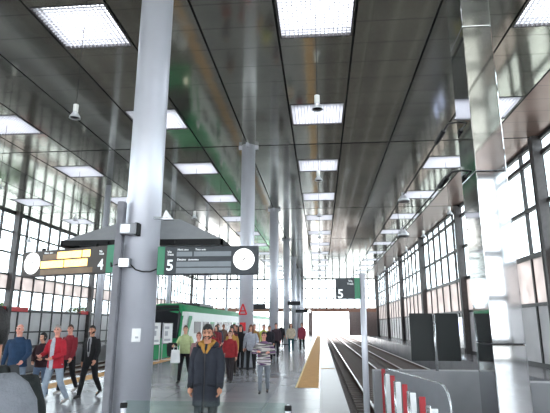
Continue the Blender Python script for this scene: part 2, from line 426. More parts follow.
def person(loc, rz, height, label, group=None, top=('jacket', (40, 40, 46)), legs=(40, 42, 50), shoes=(30, 28, 28), hair=('short', 'black'),
           skin=0, gait=.6, arms=None, vox=.009, head=(0, 0), width=1.0, beard=None, hem=None, extras=None, face=True, topmat=None, lean=2):
    k = height / 1.765
    T = Matrix.Scale(k, 4)
    root = thing('person', label, 'person', loc, rz, group)
    W = width
    # ---- legs
    L1, L2, AH = .43, .415, .085
    A = {}
    for s in (1, -1):
        g = gait * s
        th = math.radians(24 * g if g > 0 else 17 * g); kb = math.radians(6 if g >= 0 else 4 + 24 * -g)
        A[s] = (th, kb)
    drop = {s: L1 * math.cos(a) + L2 * math.cos(a - b) for s, (a, b) in A.items()}
    hip = AH + max(drop.values())
    J = {}
    for s, (a, b) in A.items():
        h = Vector((.095 * s * W, 0, hip - .02)); kn = h + Vector((0, L1 * math.sin(a), -L1 * math.cos(a) + .02)); an = kn + Vector((0, L2 * math.sin(a - b), -L2 * math.cos(a - b)))
        pitch = max(0, min(.75, (an.z - AH) / .17)) if gait else 0
        J[s] = (h, kn, an, pitch)
    ln = math.tan(math.radians(lean))
    def up(x, y, z): return Vector((x, y + z * ln, hip + z))       # torso point
    # ---- arms
    arms = arms or {1: (-14 * gait, 7, 18, 0), -1: (16 * gait, 7, 22, 0)}
    AR = {}
    for s in (1, -1):
        sf, ab, eb, iw = arms[s]
        sh = up(.182 * s * W, 0, .475)
        d = Matrix.Rotation(math.radians(sf), 3, 'X') @ Vector((math.sin(math.radians(ab)) * s, 0, -math.cos(math.radians(ab))))
        el = sh + d * .285
        fd = Matrix.Rotation(math.radians(sf + eb), 3, 'X') @ Vector((math.sin(math.radians(ab * .4)) * s, 0, -math.cos(math.radians(ab * .4))))
        fd = (Matrix.Rotation(math.radians(iw) * s, 3, 'Z') @ fd).normalized()
        wr = el + fd * .25
        AR[s] = (sh, el, wr, fd)
    # ---- body: one surface
    b = MB()
    b.loft([(hip + z, a * W, d, z * ln) for z, a, d in ((-.09, .12, .09), (0, .15, .1), (.12, .135, .09), (.3, .15, .1), (.4, .14, .1), (.46, .1, .075), (.51, .055, .05))])
    hc = up(0, .012, .71)
    b.tube([up(0, -.012, .47), up(0, .004, .56), hc + Vector((0, -.012, -.03))], [.062, .054, .056], 14)
    for s in (1, -1):
        h, kn, an, pt = J[s]
        b.tube([h, h.lerp(kn, .4), kn, kn.lerp(an, .35), an + Vector((0, 0, -.01))], [.085, .074, .054, .052, .036], 12, 'round')
        fd = Vector((0, math.cos(pt), -math.sin(pt)))
        b.tube([an + Vector((0, -.03, -.035)), an + fd * .05 + Vector((0, 0, -.04)), an + fd * .13 + Vector((0, 0, -.04))], [.022, .023, .018], 10, 'round')
        sh, el, wr, f = AR[s]
        b.tube([up(.08 * s * W, 0, .41), sh + Vector((-.03 * s, 0, -.05)), sh.lerp(el, .5), el, el.lerp(wr, .35), wr], [.045, .04, .042, .039, .038, .026], 12, 'round')
        # hand: palm, four unequal bent fingers, a thumb off the side
        side = Vector((0, 1, 0)) - f * f.y; side = side.normalized() if side.length > .2 else Vector((0, 0, 1))   # thumb side
        nrm = f.cross(side).normalized()
        if nrm.x * s > 0: nrm = -nrm              # palm looks to the thigh
        b.tube([wr, wr + f * .03, wr + f * .075], [.024, .036, .038], 10, 'round', flat=None)
        for q, (o_, ln_) in enumerate(((.03, .07), (.011, .078), (-.009, .072), (-.028, .056))):
            r0 = wr + f * .085 + side * o_
            p1 = r0 + f * ln_ * .45 + nrm * .006; p2 = p1 + (f * .8 + nrm * .5).normalized() * ln_ * .32; p3 = p2 + (f * .5 + nrm * .8).normalized() * ln_ * .25
            b.tube([r0 - f * .02, p1, p2, p3], [.0095, .009, .0085, .0075], 8, 'round')
        t0 = wr + f * .03 + side * .03
        b.tube([t0, t0 + (f * .6 + side * .7).normalized() * .035, t0 + (f * .85 + side * .5 + nrm * .2).normalized() * .065], [.0125, .011, .009], 8, 'round')
    HX = Matrix.Translation(hc) @ Matrix.Rotation(math.radians(head[0]), 4, 'Z') @ Matrix.Rotation(math.radians(head[1]), 4, 'X')
    seg, rows = 28, 20
    hb = bmesh.ops.create_uvsphere(b.bm, u_segments=seg, v_segments=rows, radius=1)
    for v in hb['verts']: v.co = HX @ head_point(v.co.normalized())
    hp = lambda x, y, z: HX @ Vector((x, y, z))
    b.tube([hp(0, .082, .02), hp(0, .096, -.008), hp(0, .106, -.026)], [.008, .0105, .0135], 10, 'round')
    for s in (1, -1):
        b.ball(hp(.013 * s, .094, -.029), .009, 8)
        b.ball(hp(.073 * s, -.004, -.006), (.011, .022, .032), 10)
        b.tube([hp(.012 * s, .087, .027), hp(.05 * s, .074, .03)], [.009, .008], 8, 'round')
        b.ball(hp(.045 * s, .062, -.03), .02, 8)
    b.ball(hp(0, .078, -.088), .022, 10)
    b.tube([hp(-.022, .083, -.058), hp(0, .09, -.056), hp(.022, .083, -.058)], [.006, .008, .006], 8, 'round')
    for v in b.bm.verts: v.co = T @ v.co
    link('body', fused('body', b, vox * .85, 2), SKIN[skin], root)
    if face:
        for s in (1, -1):
            e = MB(); e.ball(T @ hp(.031 * s, .0785, .011), .0125 * k, 10); obj('eye', e, EYE, root, True)
            e = MB(); e.tube([T @ hp(.014 * s, .0935, .034), T @ hp(.032 * s, .09, .04), T @ hp(.05 * s, .079, .034)], .0048 * k, 8, 'round'); obj('eyebrow', e, HAIR[hair[1] if hair[1] in HAIR else 'brown'], root, True)
        e = MB(); e.tube([T @ hp(-.02, .088, -.058), T @ hp(0, .0965, -.057), T @ hp(.02, .088, -.058)], [.0035 * k, .006 * k, .0035 * k], 8, 'round'); obj('lips', e, LIP, root, True)
    # ---- hair
    TX = T @ HX
    st, hm = hair
    hmb = MB()
    if st in ('short', 'tousled'):
        head_shell(hmb, TX, 1.17 if st == 'tousled' else 1.07, lambda x, y, z: (z > ((.46 + .1 * math.sin(9 * x)) if y > .25 else (-.05 if y > -.05 and abs(x) > .75 else (.1 if y > 0 else -.5)))), .12, 30, .1 if st == 'tousled' else .035, rz + height)
    elif st == 'long':
        head_shell(hmb, TX, 1.12, lambda x, y, z: z > (.45 if y > .45 else (-.2 if y > .1 else -.75)) and not (y > .3 and abs(x) < .5 and z < .45), .14, 30, .05, rz + height)
        for s in (1, -1):
            hmb.tube([TX @ Vector((.07 * s, .0, .02)), TX @ Vector((.082 * s, -.005, -.08)), TX @ Vector((.085 * s, .01, -.19)), TX @ Vector((.075 * s, .02, -.25))], [.03 * k, .034 * k, .032 * k, .016 * k], 10, 'round')
        hmb.tube([TX @ Vector((0, -.07, .02)), TX @ Vector((0, -.085, -.1)), TX @ Vector((0, -.085, -.24))], [.07 * k, .07 * k, .04 * k], 12, 'round')
    elif st == 'bob':
        head_shell(hmb, TX, 1.14, lambda x, y, z: z > (.5 if y > .4 else (-.55 if y > .15 else -.75)) and not (y > .3 and abs(x) < .6 and z < .5), .15, 30, .06, rz + height)
    elif st == 'fringe':
        head_shell(hmb, TX, 1.05, lambda x, y, z: z < .45 and z > -.45 and y < .1, .07, 30, .04, rz + height)
    elif st == 'cap':
        head_shell(hmb, TX, 1.1, lambda x, y, z: z > .2, .1, 30, 0, 0)
        hmb.tube([TX @ Vector((-.04, .095, .035)), TX @ Vector((0, .135, .03)), TX @ Vector((.04, .095, .035))], .014 * k, 8, 'round')
    if st != 'bald':
        hme = fused('hair', hmb, vox * .7, 1) if vox < .008 else hmb.mesh('hair', True)
        link('cap' if st == 'cap' else 'hair', hme, HAIR[hm] if hm in HAIR else fab(hm), root)
    if beard:
        bb = MB()
        head_shell(bb, TX, 1.045, lambda x, y, z: (-.97 < z < -.28 and y > .02 and abs(x) < .98 and not (abs(x) < .32 and -.62 < z < -.45 and y > .5)) and (z < -.62 or abs(x) > .55 or -.42 < z), .06, 40, .02, 5)
        obj('beard', bb, HAIR[beard], root, True)
    # ---- trousers
    t = MB()
    t.loft([(hip + z, a * W, d, z * ln) for z, a, d in ((-.12, .15, .1), (-.05, .172, .118), (.04, .168, .115), (.13, .15, .105))])
    for s in (1, -1):
        h, kn, an, pt = J[s]
        t.tube([h + Vector((0, 0, -.01)), h.lerp(kn, .4), kn, kn.lerp(an, .5), an + Vector((0, .004, .015))], [.098, .088, .07, .064, .056], 14, 'round')
    for v in t.bm.verts: v.co = T @ v.co
    link('trousers', fused('trousers', t, vox, 3), fab(legs), root)
    # ---- shoes
    for s in (1, -1):
        h, kn, an, pt = J[s]; sb = MB(); fd = Vector((0, math.cos(pt), -math.sin(pt))); upv = Vector((0, math.sin(pt), math.cos(pt)))
        he = an - fd * .045 - upv * .05
        sb.tube([he, he + fd * .06 + upv * .012, he + fd * .14 - upv * .002, he + fd * .215 - upv * .008], [.036, .041, .042, .029], 14, 'round', flat=(1.0, .86))
        sb.tube([an + upv * .03 - fd * .005, an - upv * .03 - fd * .005], [.042, .042], 12, 'round')
        zm = min(v.co.z for v in sb.bm.verts)
        if zm < .001:
            for v in sb.bm.verts: v.co.z = max(v.co.z, .001)
        for v in sb.bm.verts: v.co = T @ v.co
        obj('shoe', sb, fab(shoes, .45), root, True)
    # ---- upper garment
    kind, col = top
    c = MB()
    hz = {'coat': -.36, 'jacket': -.08, 'shirt': -.04, 'sweater': -.09, 'long_coat': -.5}[kind] if hem is None else hem
    f = 1.1 if kind in ('coat', 'long_coat') else 1.0
    prof = [(hz, .185 * f, .135 * f), (hz + .02, .19 * f, .138 * f), (.02, .178 * f, .128 * f), (.16, .17 * f, .12 * f), (.3, .18 * f, .128 * f), (.4, .184, .124), (.46, .155, .105), (.515, .1, .084), (.55, .078, .072)]
    prof = [p for i, p in enumerate(prof) if i < 2 or p[0] > hz + .03]
    c.loft([(hip + z, a * W, d, z * ln) for z, a, d in prof], 24)
    fat = {'coat': 1.16, 'long_coat': 1.16, 'jacket': 1.08, 'shirt': .92, 'sweater': 1.05}[kind]
    for s in (1, -1):
        sh, el, wr, fd = AR[s]
        c.tube([up(.09 * s * W, 0, .435), sh + Vector((-.012 * s, 0, -.03)), sh.lerp(el, .5), el, el.lerp(wr, .5), wr - fd * .005], [.068, .066 * fat, .061 * fat, .054 * fat, .049 * fat, .042 * fat], 14, 'round')
    for v in c.bm.verts: v.co = T @ v.co
    link({'long_coat': 'coat'}.get(kind, kind), fused(kind, c, vox, 3), topmat or fab(col), root)
    if extras: extras(root, lambda x, y, z: T @ up(x, y, z), k, hip, HX, T, AR)
    return root, dict(up=lambda x, y, z: T @ up(x, y, z), AR={s: tuple(T @ v for v in AR[s][:3]) for s in AR}, k=k, hip=hip)

def world(root, p):
    return Matrix.Translation(root.location) @ Matrix.Rotation(root.rotation_euler.z, 4, 'Z') @ Vector(p)

# --- the bearded man close to the camera
def man_extras(root, up, k, hip, HX, T, AR):
    h = MB()   # hood lining standing round the neck and lying open in front
    ring = []
    for i in range(15):
        a = math.radians(-62 + i * (304 / 14)); r = .096 + .012 * math.sin(i * .9)
        ring.append(up(math.cos(a + PI / 2 + PI + math.radians(-28)) * 0 + math.sin(math.radians(28 + i * 304 / 14)) * r * 1.05, math.cos(math.radians(28 + i * 304 / 14)) * r * .92 - .004, .555 + .03 * math.cos(math.radians(28 + i * 304 / 14) + PI)))
    ring = [up(.018, .135, .43)] + [up(.045, .115, .49)] + ring + [up(-.045, .115, .49)] + [up(-.018, .135, .43)]
    h.tube(ring, [.016] + [.024] + [.032] * 15 + [.024, .016], 12, 'round')
    obj('hood_lining', h, fab((190, 138, 62)), root, True)['label'] = 'mustard yellow hood lining'
    h2 = MB()
    pts = []
    for i in range(13):
        t = math.radians(60 + i * 20); pts.append(up(math.sin(t) * .128, math.cos(t) * .112 - .012, .528 + .02 * math.cos(t + PI)))
    h2.tube(pts, [.026] + [.044] * 11 + [.026], 12, 'round')
    obj('hood', h2, fab((38, 42, 54)), root, True)
    z = MB(); z.tube([up(.004, .142, .43), up(.004, .146, .3), up(.004, .14, .1), up(.004, .15, -.1), up(.004, .156, -.35)], .007 * k, 8, 'round'); obj('zip', z, M['steel_dark'], root, True)
    fl = MB(); fl.tube([up(.028, .139, .42), up(.028, .143, .3), up(.028, .138, .1), up(.028, .148, -.1), up(.028, .154, -.35)], .016 * k, 8, 'round', flat=(1, .5)); obj('placket', fl, fab((32, 36, 48)), root, True)
    for s in (1, -1):
        p = MB(); p.tube([up(.06 * s, .136, -.02), up(.15 * s, .104, -.04)], .026 * k, 10, 'round', flat=(.5, 1)); obj('pocket_flap', p, fab((32, 36, 46)), root, True)
        sh, el, wr, fd = AR[s]
        q = MB(); q.tube([T @ (wr - fd * .03), T @ (wr + fd * .004)], .053 * k, 14, 'round'); obj('cuff', q, fab((28, 31, 40)), root, True)
    hb = MB(); hb.tube([up(-.19, 0, -.0), up(-.1, .128, -.0)], .001, 6); hb.bm.free()
man, mi = person((-1.61, 7.2, 0), PI, 1.66, 'bearded man in long charcoal parka with mustard hood walking toward the camera', None,
    ('coat', (42, 46, 58)), (38, 42, 50), (24, 24, 26), ('tousled', 'black'), 1, .35, {1: (-4, 9, 14, 10), -1: (6, 9, 12, 10)}, .0065, (4, -8), .98, 'black', -.33, man_extras)
# --- others walking towards the camera along the platform
TOW = PI
def cloth_strip(root, up, name, pts, r, col, k, flat=None):
    m_ = MB(); m_.tube([up(*p) for p in pts], [r * k] * len(pts) if isinstance(r, (int, float)) else [q * k for q in r], 10, 'round', flat=flat); return obj(name, m_, fab(col), root, True)

wom, wi = person((-4.06, 15.1, 0), PI - .1, 1.66, 'woman in pale lime top carrying a dark coat beside the green train front', 'people on the platform',
    ('shirt', (202, 214, 158)), (26, 24, 30), (26, 22, 24), ('short', 'brown'), 0, .7, {-1: (-8, 10, 20, 0), 1: (14, 14, 74, 6)}, .009, (8, 0), 1.02)
person((-3.22, 13.3, 0), PI + .1, 1.47, 'short woman in mauve coat half hidden behind the bearded man', 'people on the platform',
    ('coat', (168, 124, 124)), (170, 130, 130), (60, 44, 44), ('bob', 'auburn'), 2, .5, None, .009, (0, 0), .95)
wh, _ = person((-2.56, 18.6, 0), PI, 1.68, 'woman in pale grey jacket with long auburn hair and black trousers', 'people on the platform',
    ('jacket', (196, 200, 214)), (24, 24, 28), (24, 24, 26), ('long', 'auburn'), 0, .6, {1: (-10, 12, 24, 0), -1: (10, 14, 40, 10)}, .009, (-20, 0), 1.02, None, -.14)
M['sweater'] = stripe_mat('striped_knit', [(196, 190, 186), (84, 54, 92), (196, 190, 186), (92, 92, 88), (104, 70, 108), (206, 200, 200)], 11)
st_, sti = person((-1.46, 13.0, 0), PI + .06, 1.5, 'person in purple and grey striped sweater and grey trousers, arms folded forward', 'people on the platform',
    ('sweater', (150, 140, 150)), (134, 140, 150), (40, 40, 46), ('short', 'brown'), 2, .45, {1: (10, 22, 88, 42), -1: (10, 22, 84, 42)}, .0085, (0, -8), 1.12, None, -.14, topmat=M['sweater'])
def cr_extras(root, up, k, *a): cloth_strip(root, up, 'scarf', [(-.05, .07, .5), (0, .1, .48), (.05, .07, .5)], .03, (220, 190, 170), k)
person((-1.84, 31.2, 0), PI, 1.78, 'woman with dark hair in cream top and teal jeans far along platform', 'people on the platform',
    ('jacket', (222, 206, 184)), (38, 84, 92), (30, 26, 26), ('long', 'black'), 0, .5, {1: (-6, 12, 40, 0), -1: (8, 12, 60, 10)}, .011, (0, 0), 1.0, extras=cr_extras)
person((-1.26, 33.6, 0), PI - .1, 1.82, 'person in rose red coat walking near the yellow tactile strip', 'people on the platform',
    ('coat', (170, 62, 84)), (28, 28, 34), (26, 24, 26), ('bob', 'brown'), 0, .6, None, .011, hem=-.2)
person((-2.95, 37.6, 0), PI + .2, 1.78, 'person all in black walking beside a distant round column', 'people on the platform',
    ('coat', (30, 28, 34)), (28, 26, 30), (24, 22, 24), ('short', 'black'), 1, .4, None, .012, hem=-.25)
# --- group on the window side
suit, _ = person((-5.46, 11.85, 0), PI - .15, 1.67, 'man in black suit with grey shirt and dark tie walking beside the tall column', 'people near the window platform',
    ('jacket', (22, 22, 26)), (20, 20, 24), (18, 18, 20), ('short', 'black'), 1, .8, {1: (-12, 10, 16, 0), -1: (12, 12, 24, 0)}, .0085, (0, -4), .98, 'black', -.16,
    lambda root, up, k, *a: (cloth_strip(root, up, 'shirt_front', [(0, .098, .5), (0, .118, .4), (0, .122, .2), (0, .122, .08)], [.05, .06, .042, .02], (170, 170, 176), k, (1, .35)),
                             cloth_strip(root, up, 'tie', [(0, .118, .49), (0, .139, .4), (0, .139, .2)], [.014, .022, .026], (26, 28, 40), k, (1, .4))))
person((-5.66, 10.6, 0), PI - .3, 1.67, 'grey haired man in open red jacket over white shirt and pale jeans', 'people near the window platform',
    ('jacket', (196, 32, 52)), (168, 182, 198), (170, 168, 166), ('short', 'grey'), 2, .7, {1: (10, 14, 70, 30), -1: (6, 14, 66, 30)}, .0085, (25, 0), 1.08, None, -.12,
    lambda root, up, k, *a: cloth_strip(root, up, 'shirt_front', [(0, .098, .5), (0, .12, .38), (0, .13, .2), (0, .134, .0), (0, .136, -.1)], [.05, .07, .062, .06, .056], (206, 210, 222), k, (1, .3)))
person((-6.34, 12.5, 0), PI - .2, 1.67, 'man in dark red top and black trousers walking between red jacket and black suit', 'people near the window platform',
    ('jacket', (150, 36, 50)), (26, 24, 30), (220, 214, 210), ('short', 'brown'), 2, .6, None, .009, (10, 0), .98)
person((-6.37, 11.3, 0), PI + .1, 1.48, 'dark haired woman in dark burgundy jacket and blue jeans beside blue sweater man', 'people near the window platform',
    ('jacket', (52, 24, 32)), (96, 116, 144), (170, 166, 164), ('bob', 'black'), 0, .6, {1: (0, 12, 60, 30), -1: (10, 12, 70, 30)}, .009, (-30, -6), .95)
person((-6.34, 10.3, 0), PI + .15, 1.67, 'elderly balding man in dark blue sweater', 'people near the window platform',
    ('sweater', (32, 62, 96)), (128, 142, 160), (120, 110, 100), ('fringe', 'white'), 2, .5, {1: (-6, 12, 30, 10), -1: (8, 12, 46, 20)}, .009, (-10, 4), 1.12)
# --- the nearest one, cut off by the frame, seen from behind, with a grey backpack
near, ni = person((-1.52, 2.25, 0), .9, 1.75, 'dark haired person in black jacket cut off by the photo edge', None,
    ('jacket', (24, 30, 30)), (34, 36, 42), (26, 26, 28), ('short', 'black'), 1, .3, None, .009, (0, 0), 1.1)
# --- the crowd getting off the train
CROWD = [
 (-3.62, 16.4, 1.62, ('jacket', (86, 40, 46)), (40, 36, 40), ('bob', 'brown'), 'woman in wine red jacket directly behind the shoulder of the bearded man'),
 (-3.3, 21.6, 1.7, ('jacket', (54, 44, 48)), (36, 34, 38), ('short', 'black'), 'person in dark brown jacket in the thick of the crowd'),
 (-3.95, 18.0, 1.64, ('coat', (112, 92, 66)), (44, 40, 40), ('short', 'grey'), 'grey haired person in khaki coat on the train side of the crowd'),
 (-4.55, 22.0, 1.66, ('jacket', (140, 50, 60)), (40, 38, 42), ('long', 'brown'), 'long haired woman in crimson jacket next to the train doors'),
 (-3.05, 23.2, 1.7, ('jacket', (176, 132, 70)), (46, 42, 40), ('short', 'brown'), 'person in mustard jacket walking behind the second round column'),
 (-3.02, 13.9, 1.62, ('coat', (150, 34, 42)), (40, 34, 38), ('short', 'grey'), 'grey haired person in red coat just behind the bearded man'),
 (-2.72, 15.2, 1.5, ('jacket', (168, 40, 48)), (56, 48, 52), ('bob', 'brown'), 'person in bright red jacket at the front of the crowd'),
 (-3.2, 18.2, 1.66, ('jacket', (120, 44, 46)), (36, 34, 40), ('short', 'black'), 'man in dull red jacket with black hair within the crowd'),
 (-2.98, 17.0, 1.6, ('shirt', (196, 150, 74)), (48, 42, 40), ('bob', 'black'), 'woman in ochre yellow top within the crowd by the train'),
 (-4.35, 19.6, 1.7, ('jacket', (60, 84, 66)), (40, 42, 44), ('short', 'black'), 'man in grey green jacket standing before the train windscreen'),
 (-3.05, 19.2, 1.68, ('coat', (34, 30, 34)), (30, 28, 32), ('long', 'black'), 'woman in black coat with long hair within the crowd'),
 (-3.5, 20.4, 1.7, ('jacket', (92, 66, 70)), (40, 38, 44), ('short', 'brown'), 'person in plum brown jacket within the crowd near the train side'),
 (-3.75, 22.5, 1.66, ('coat', (150, 60, 54)), (40, 36, 42), ('long', 'brown'), 'woman in brick red coat further back in the crowd'),
 (-3.62, 24.6, 1.74, ('jacket', (48, 46, 56)), (38, 38, 44), ('short', 'black'), 'man in slate jacket at the back of the crowd'),
 (-4.0, 26.8, 1.68, ('jacket', (190, 160, 120)), (60, 52, 50), ('bob', 'blond'), 'blond person in tan jacket at the back of the crowd'),
 (-4.9, 24.0, 1.72, ('jacket', (70, 74, 90)), (40, 40, 46), ('short', 'black'), 'man in blue grey jacket beside the train doors'),
 (-5.3, 27.5, 1.7, ('jacket', (120, 96, 86)), (50, 46, 46), ('short', 'brown'), 'person in taupe jacket beside the last visible train door'),
 (-2.75, 24.5, 1.7, ('shirt', (206, 214, 96)), (40, 40, 46), ('short', 'black'), 'worker in yellow green vest top behind the woman in pale jacket'),
 (-2.38, 23.4, 1.66, ('jacket', (34, 32, 42)), (30, 30, 36), ('short', 'black'), 'person in dark navy jacket behind the striped sweater'),
 (-2.32, 26.2, 1.76, ('jacket', (70, 52, 62)), (34, 32, 38), ('short', 'black'), 'tall man in dark plum jacket behind the striped sweater'),
]
for i, (x, y, h, tp, lg, hr, lb) in enumerate(CROWD):
    person((x, y, 0), PI + random.uniform(-.25, .25), h, lb, 'crowd leaving the train', tp, lg, (30, 28, 30), hr, random.randrange(3), random.choice((-.6, .5, .7, -.4)), None, .0105, (random.uniform(-25, 25), 0), 1.0, None, -.22 if tp[0] == 'coat' else None)

# --- things they carry
def carried(name, mb, m_, label, cat, smooth=True): return tag(obj(name, mb, m_, smooth=smooth), label, cat)
w = lambda r, p: world(r, p)
# dark coat over the woman's arm and the white bag under it
sh, el, wr = wi['AR'][1]; sh, el, wr = (w(wom, v) for v in (sh, el, wr))
c = MB(); mid = el.lerp(wr, .55)
c.loft([(mid.z - .3, .13, .05), (mid.z - .22, .15, .06), (mid.z - .06, .16, .08), (mid.z + .06, .15, .1), (mid.z + .09, .1, .06)], 18, off=(mid.x - .09, mid.y - .02))
carried('folded_coat', c, fab((22, 20, 26)), 'black coat folded over the forearm of the woman in lime top', 'coat')
b = thing('paper_bag', 'white bag hanging from the hand of the woman in lime top', 'bag', (wr.x + .1, wr.y - .14, wr.z - .46))
q = MB(); q.loft([(0, .13, .05), (.02, .14, .055), (.3, .125, .04), (.36, .12, .03)], 16, pw=4); obj('bag_body', q, M['white'], b)
for s in (-1, 1):
    q = MB(); q.tube([(-.06, .02 * s, .35), (-.05, .02 * s, .44), (.05, .02 * s, .44), (.06, .02 * s, .35)], .006, 6, 'round'); obj('handle', q, M['white'], b, True)
# grey backpack on the nearest person
u = ni['up']; bk = thing('backpack', 'big rounded grey backpack on the back of the black jacketed person', 'backpack', near.location, near.rotation_euler.z)
q = MB(); q.loft([(ni['hip'] * ni['k'] + z, a, d, -.25) for z, a, d in ((-.06, .08, .06), (-.03, .12, .1), (.1, .145, .115), (.3, .14, .11), (.42, .12, .1), (.49, .08, .07), (.53, .03, .02))], 24, pw=2.8)
obj('bag_body', q, fab((132, 136, 144)), bk, True)
for s in (-1, 1):
    q = MB(); q.tube([u(.09 * s, -.15, .42), u(.1 * s, -.06, .545), u(.11 * s, .06, .53), u(.12 * s, .145, .36), u(.13 * s, .1, .1), u(.12 * s, -.13, .03)], .02, 8, 'round', flat=(1, .5)); obj('strap', q, fab((60, 62, 66)), bk, True)
# ------------------------------------------------------------------ the hall
XL, XR, YB, YE = -21.0, 9.0, -10.0, 84.0
def sbox(name, a, b, m, label=None, bevel=0): return struct(box1(name, a, b, m, None, bevel), label)
YP = 10.1   # where the tracks begin
sbox('ground', (-120, -60, -1.5), (120, 260, -1.35), M['ground'])
sbox('floor', (XL, YB, -1.3), (XR, YP, 0), M['floor'])
sbox('platform_middle', (-8.1, YP, -1.3), (-.06, YE + 4, 0), M['floor'])
sbox('platform_edge', (-.06, YP, -1.3), (.53, YE + 4, 0), M['edge_paving'])
sbox('platform_right', (7.0, YP, -1.3), (XR, YE + 4, 0), M['floor'])
sbox('platform_left', (XL, YP, -1.3), (-17.6, YE + 4, 0), M['floor'])
sbox('track_bed_right', (.53, YP, -1.34), (7.0, YE + 60, -1.12), M['bed'])
sbox('track_bed_left', (-17.6, YP, -1.34), (-8.1, YE + 60, -1.12), M['bed'])
struct(box1('trim_1', (-.68, 14.2, 0), (-.1, YE, .006), M['tactile']), 'yellow tactile strip along the platform edge')
struct(box1('trim_2', (-.73, 14.2, 0), (-.68, YE, .007), M['pale_line']), 'pale line beside the yellow tactile strip')
struct(box1('trim_3', (-.06, 20.2, 0), (.5, 20.42, .006), M['tactile']), 'short yellow line across the platform edge')
struct(box1('trim_4', (-7.75, 10.4, 0), (-7.15, YE, .006), M['tactile']), 'yellow tactile strip on the train side')

# ceiling with square openings for the lights
LX = (-18, -12, -6, 0, 6); LY0, LL, LW = 10.03, 1.88, .95
def KR(x): return (0 if x in (6, -6) else -1 if x == 0 else 1, 12)      # rows of lights start here
def ceil_quads(x0, x1, m, name):
    mb = MB(); ks = range(-3, 13)
    holes = [x for x in LX if x0 < x < x1]; kept = lambda x, ym: any(LY0 + 6 * k < ym < LY0 + 6 * k + LL for k in range(*KR(x)))
    xs = sorted({x0, x1} | {v for x in holes for v in (x - LW, x + LW)})
    ys = sorted({YB, YE} | {v for k in ks for v in (LY0 + 6 * k, LY0 + 6 * k + LL) if YB < v < YE})
    for i in range(len(xs) - 1):
        inx = any(abs((xs[i] + xs[i + 1]) / 2 - x) < .01 for x in holes)
        if not inx:
            mb.box((xs[i], YB, CZ), (xs[i + 1], YE, CZ + .06)); continue
        for j in range(len(ys) - 1):
            ym = (ys[j] + ys[j + 1]) / 2
            if kept((xs[i] + xs[i + 1]) / 2, ym): continue
            mb.box((xs[i], ys[j], CZ), (xs[i + 1], ys[j + 1], CZ + .06))
    return struct(obj(name, mb, m))
ceil_quads(XL, 7.0, M['ceil'], 'ceiling')
ceil_quads(7.0, XR, M['soffit'], 'ceiling_edge')

# ceiling lights: frame, louvre grille, lit diffuser
ROWN = {-18: 'row by the wall beyond the train', -12: 'row over the train tracks', -6: 'row over the crowd', 0: 'row over the platform edge', 6: 'row by the window wall tracks'}
lt = thing('ceiling_light', '', 'ceiling light', (0, LY0 + LL / 2, CZ))
fr = MB()
for a, b in (((-LW, -LL/2, -.012), (-LW + .035, LL/2, .34)), ((LW - .035, -LL/2, -.012), (LW, LL/2, .34)), ((-LW, -LL/2, -.012), (LW, -LL/2 + .035, .34)), ((-LW, LL/2 - .035, -.012), (LW, LL/2, .34))): fr.box(a, b)
fr.box((-LW, -LL/2, .34), (LW, LL/2, .38))
obj('frame', fr, M['steel_dark'], lt)
gr = MB(); N = 16
for i in range(1, N):
    v = -LW + .035 + (2 * LW - .07) * i / N; gr.box((v - .007, -LL/2 + .035, 0), (v + .007, LL/2 - .035, .05))
    v = -LL/2 + .035 + (LL - .07) * i / N; gr.box((-LW + .035, v - .007, 0), (LW - .035, v + .007, .05))
obj('grille', gr, M['grille'], lt)
box1('diffuser', (-LW + .035, -LL/2 + .035, .25), (LW - .035, LL/2 - .035, .3), M['lamp_panel'], lt)
# pendant lamps: one under every light
pl = thing('pendant_lamp', '', 'lamp', (0, LY0 + LL / 2, CZ))
q = MB(); q.tube([(0, 0, .25), (0, 0, -2.1)], .009, 6); obj('cable', q, M['cable'], pl)
q = MB(); q.lathe([(.0, -2.14), (.02, -2.14), (.062, -2.16), (.062, -2.34), (.045, -2.36), (0, -2.36)]); obj('housing', q, M['lampwhite'], pl, True)
q = MB(); q.lathe([(.045, -2.34), (.08, -2.4), (.125, -2.47), (.135, -2.52), (.125, -2.52), (.11, -2.48), (.07, -2.41), (.04, -2.37)]); obj('reflector', q, M['lampsteel'], pl, True)
q = MB(); q.lathe([(.0, -2.45), (.105, -2.475), (.11, -2.5), (0, -2.53)]); obj('lens', q, M['blackmetal'], pl, True)
first = True
for x in LX:
    n = 0
    for k in range(*KR(round(x))):
        y = LY0 + LL / 2 + 6 * k
        if y > YE - 2: continue
        # in view (k counted from the camera) or behind it
        infr = k >= 0
        if infr:
            lab = '%s square louvred ceiling light from the camera, %s' % (ORD[n], ROWN[x]); lab2 = '%s hanging lamp from the camera, %s' % (ORD[n], ROWN[x]); n += 1
        else:
            lab = 'square louvred ceiling light above the concourse, %s' % ROWN[x]; lab2 = 'hanging lamp above the concourse, %s' % ROWN[x]
        for root, l, g in ((lt, lab, 'square ceiling lights'), (pl, lab2, 'hanging lamps')):
            if first: root.location = (x, y, CZ); tag(root, l, root['category'], g)
            else: dup(root, (x, y, CZ), l, g)
        first = False

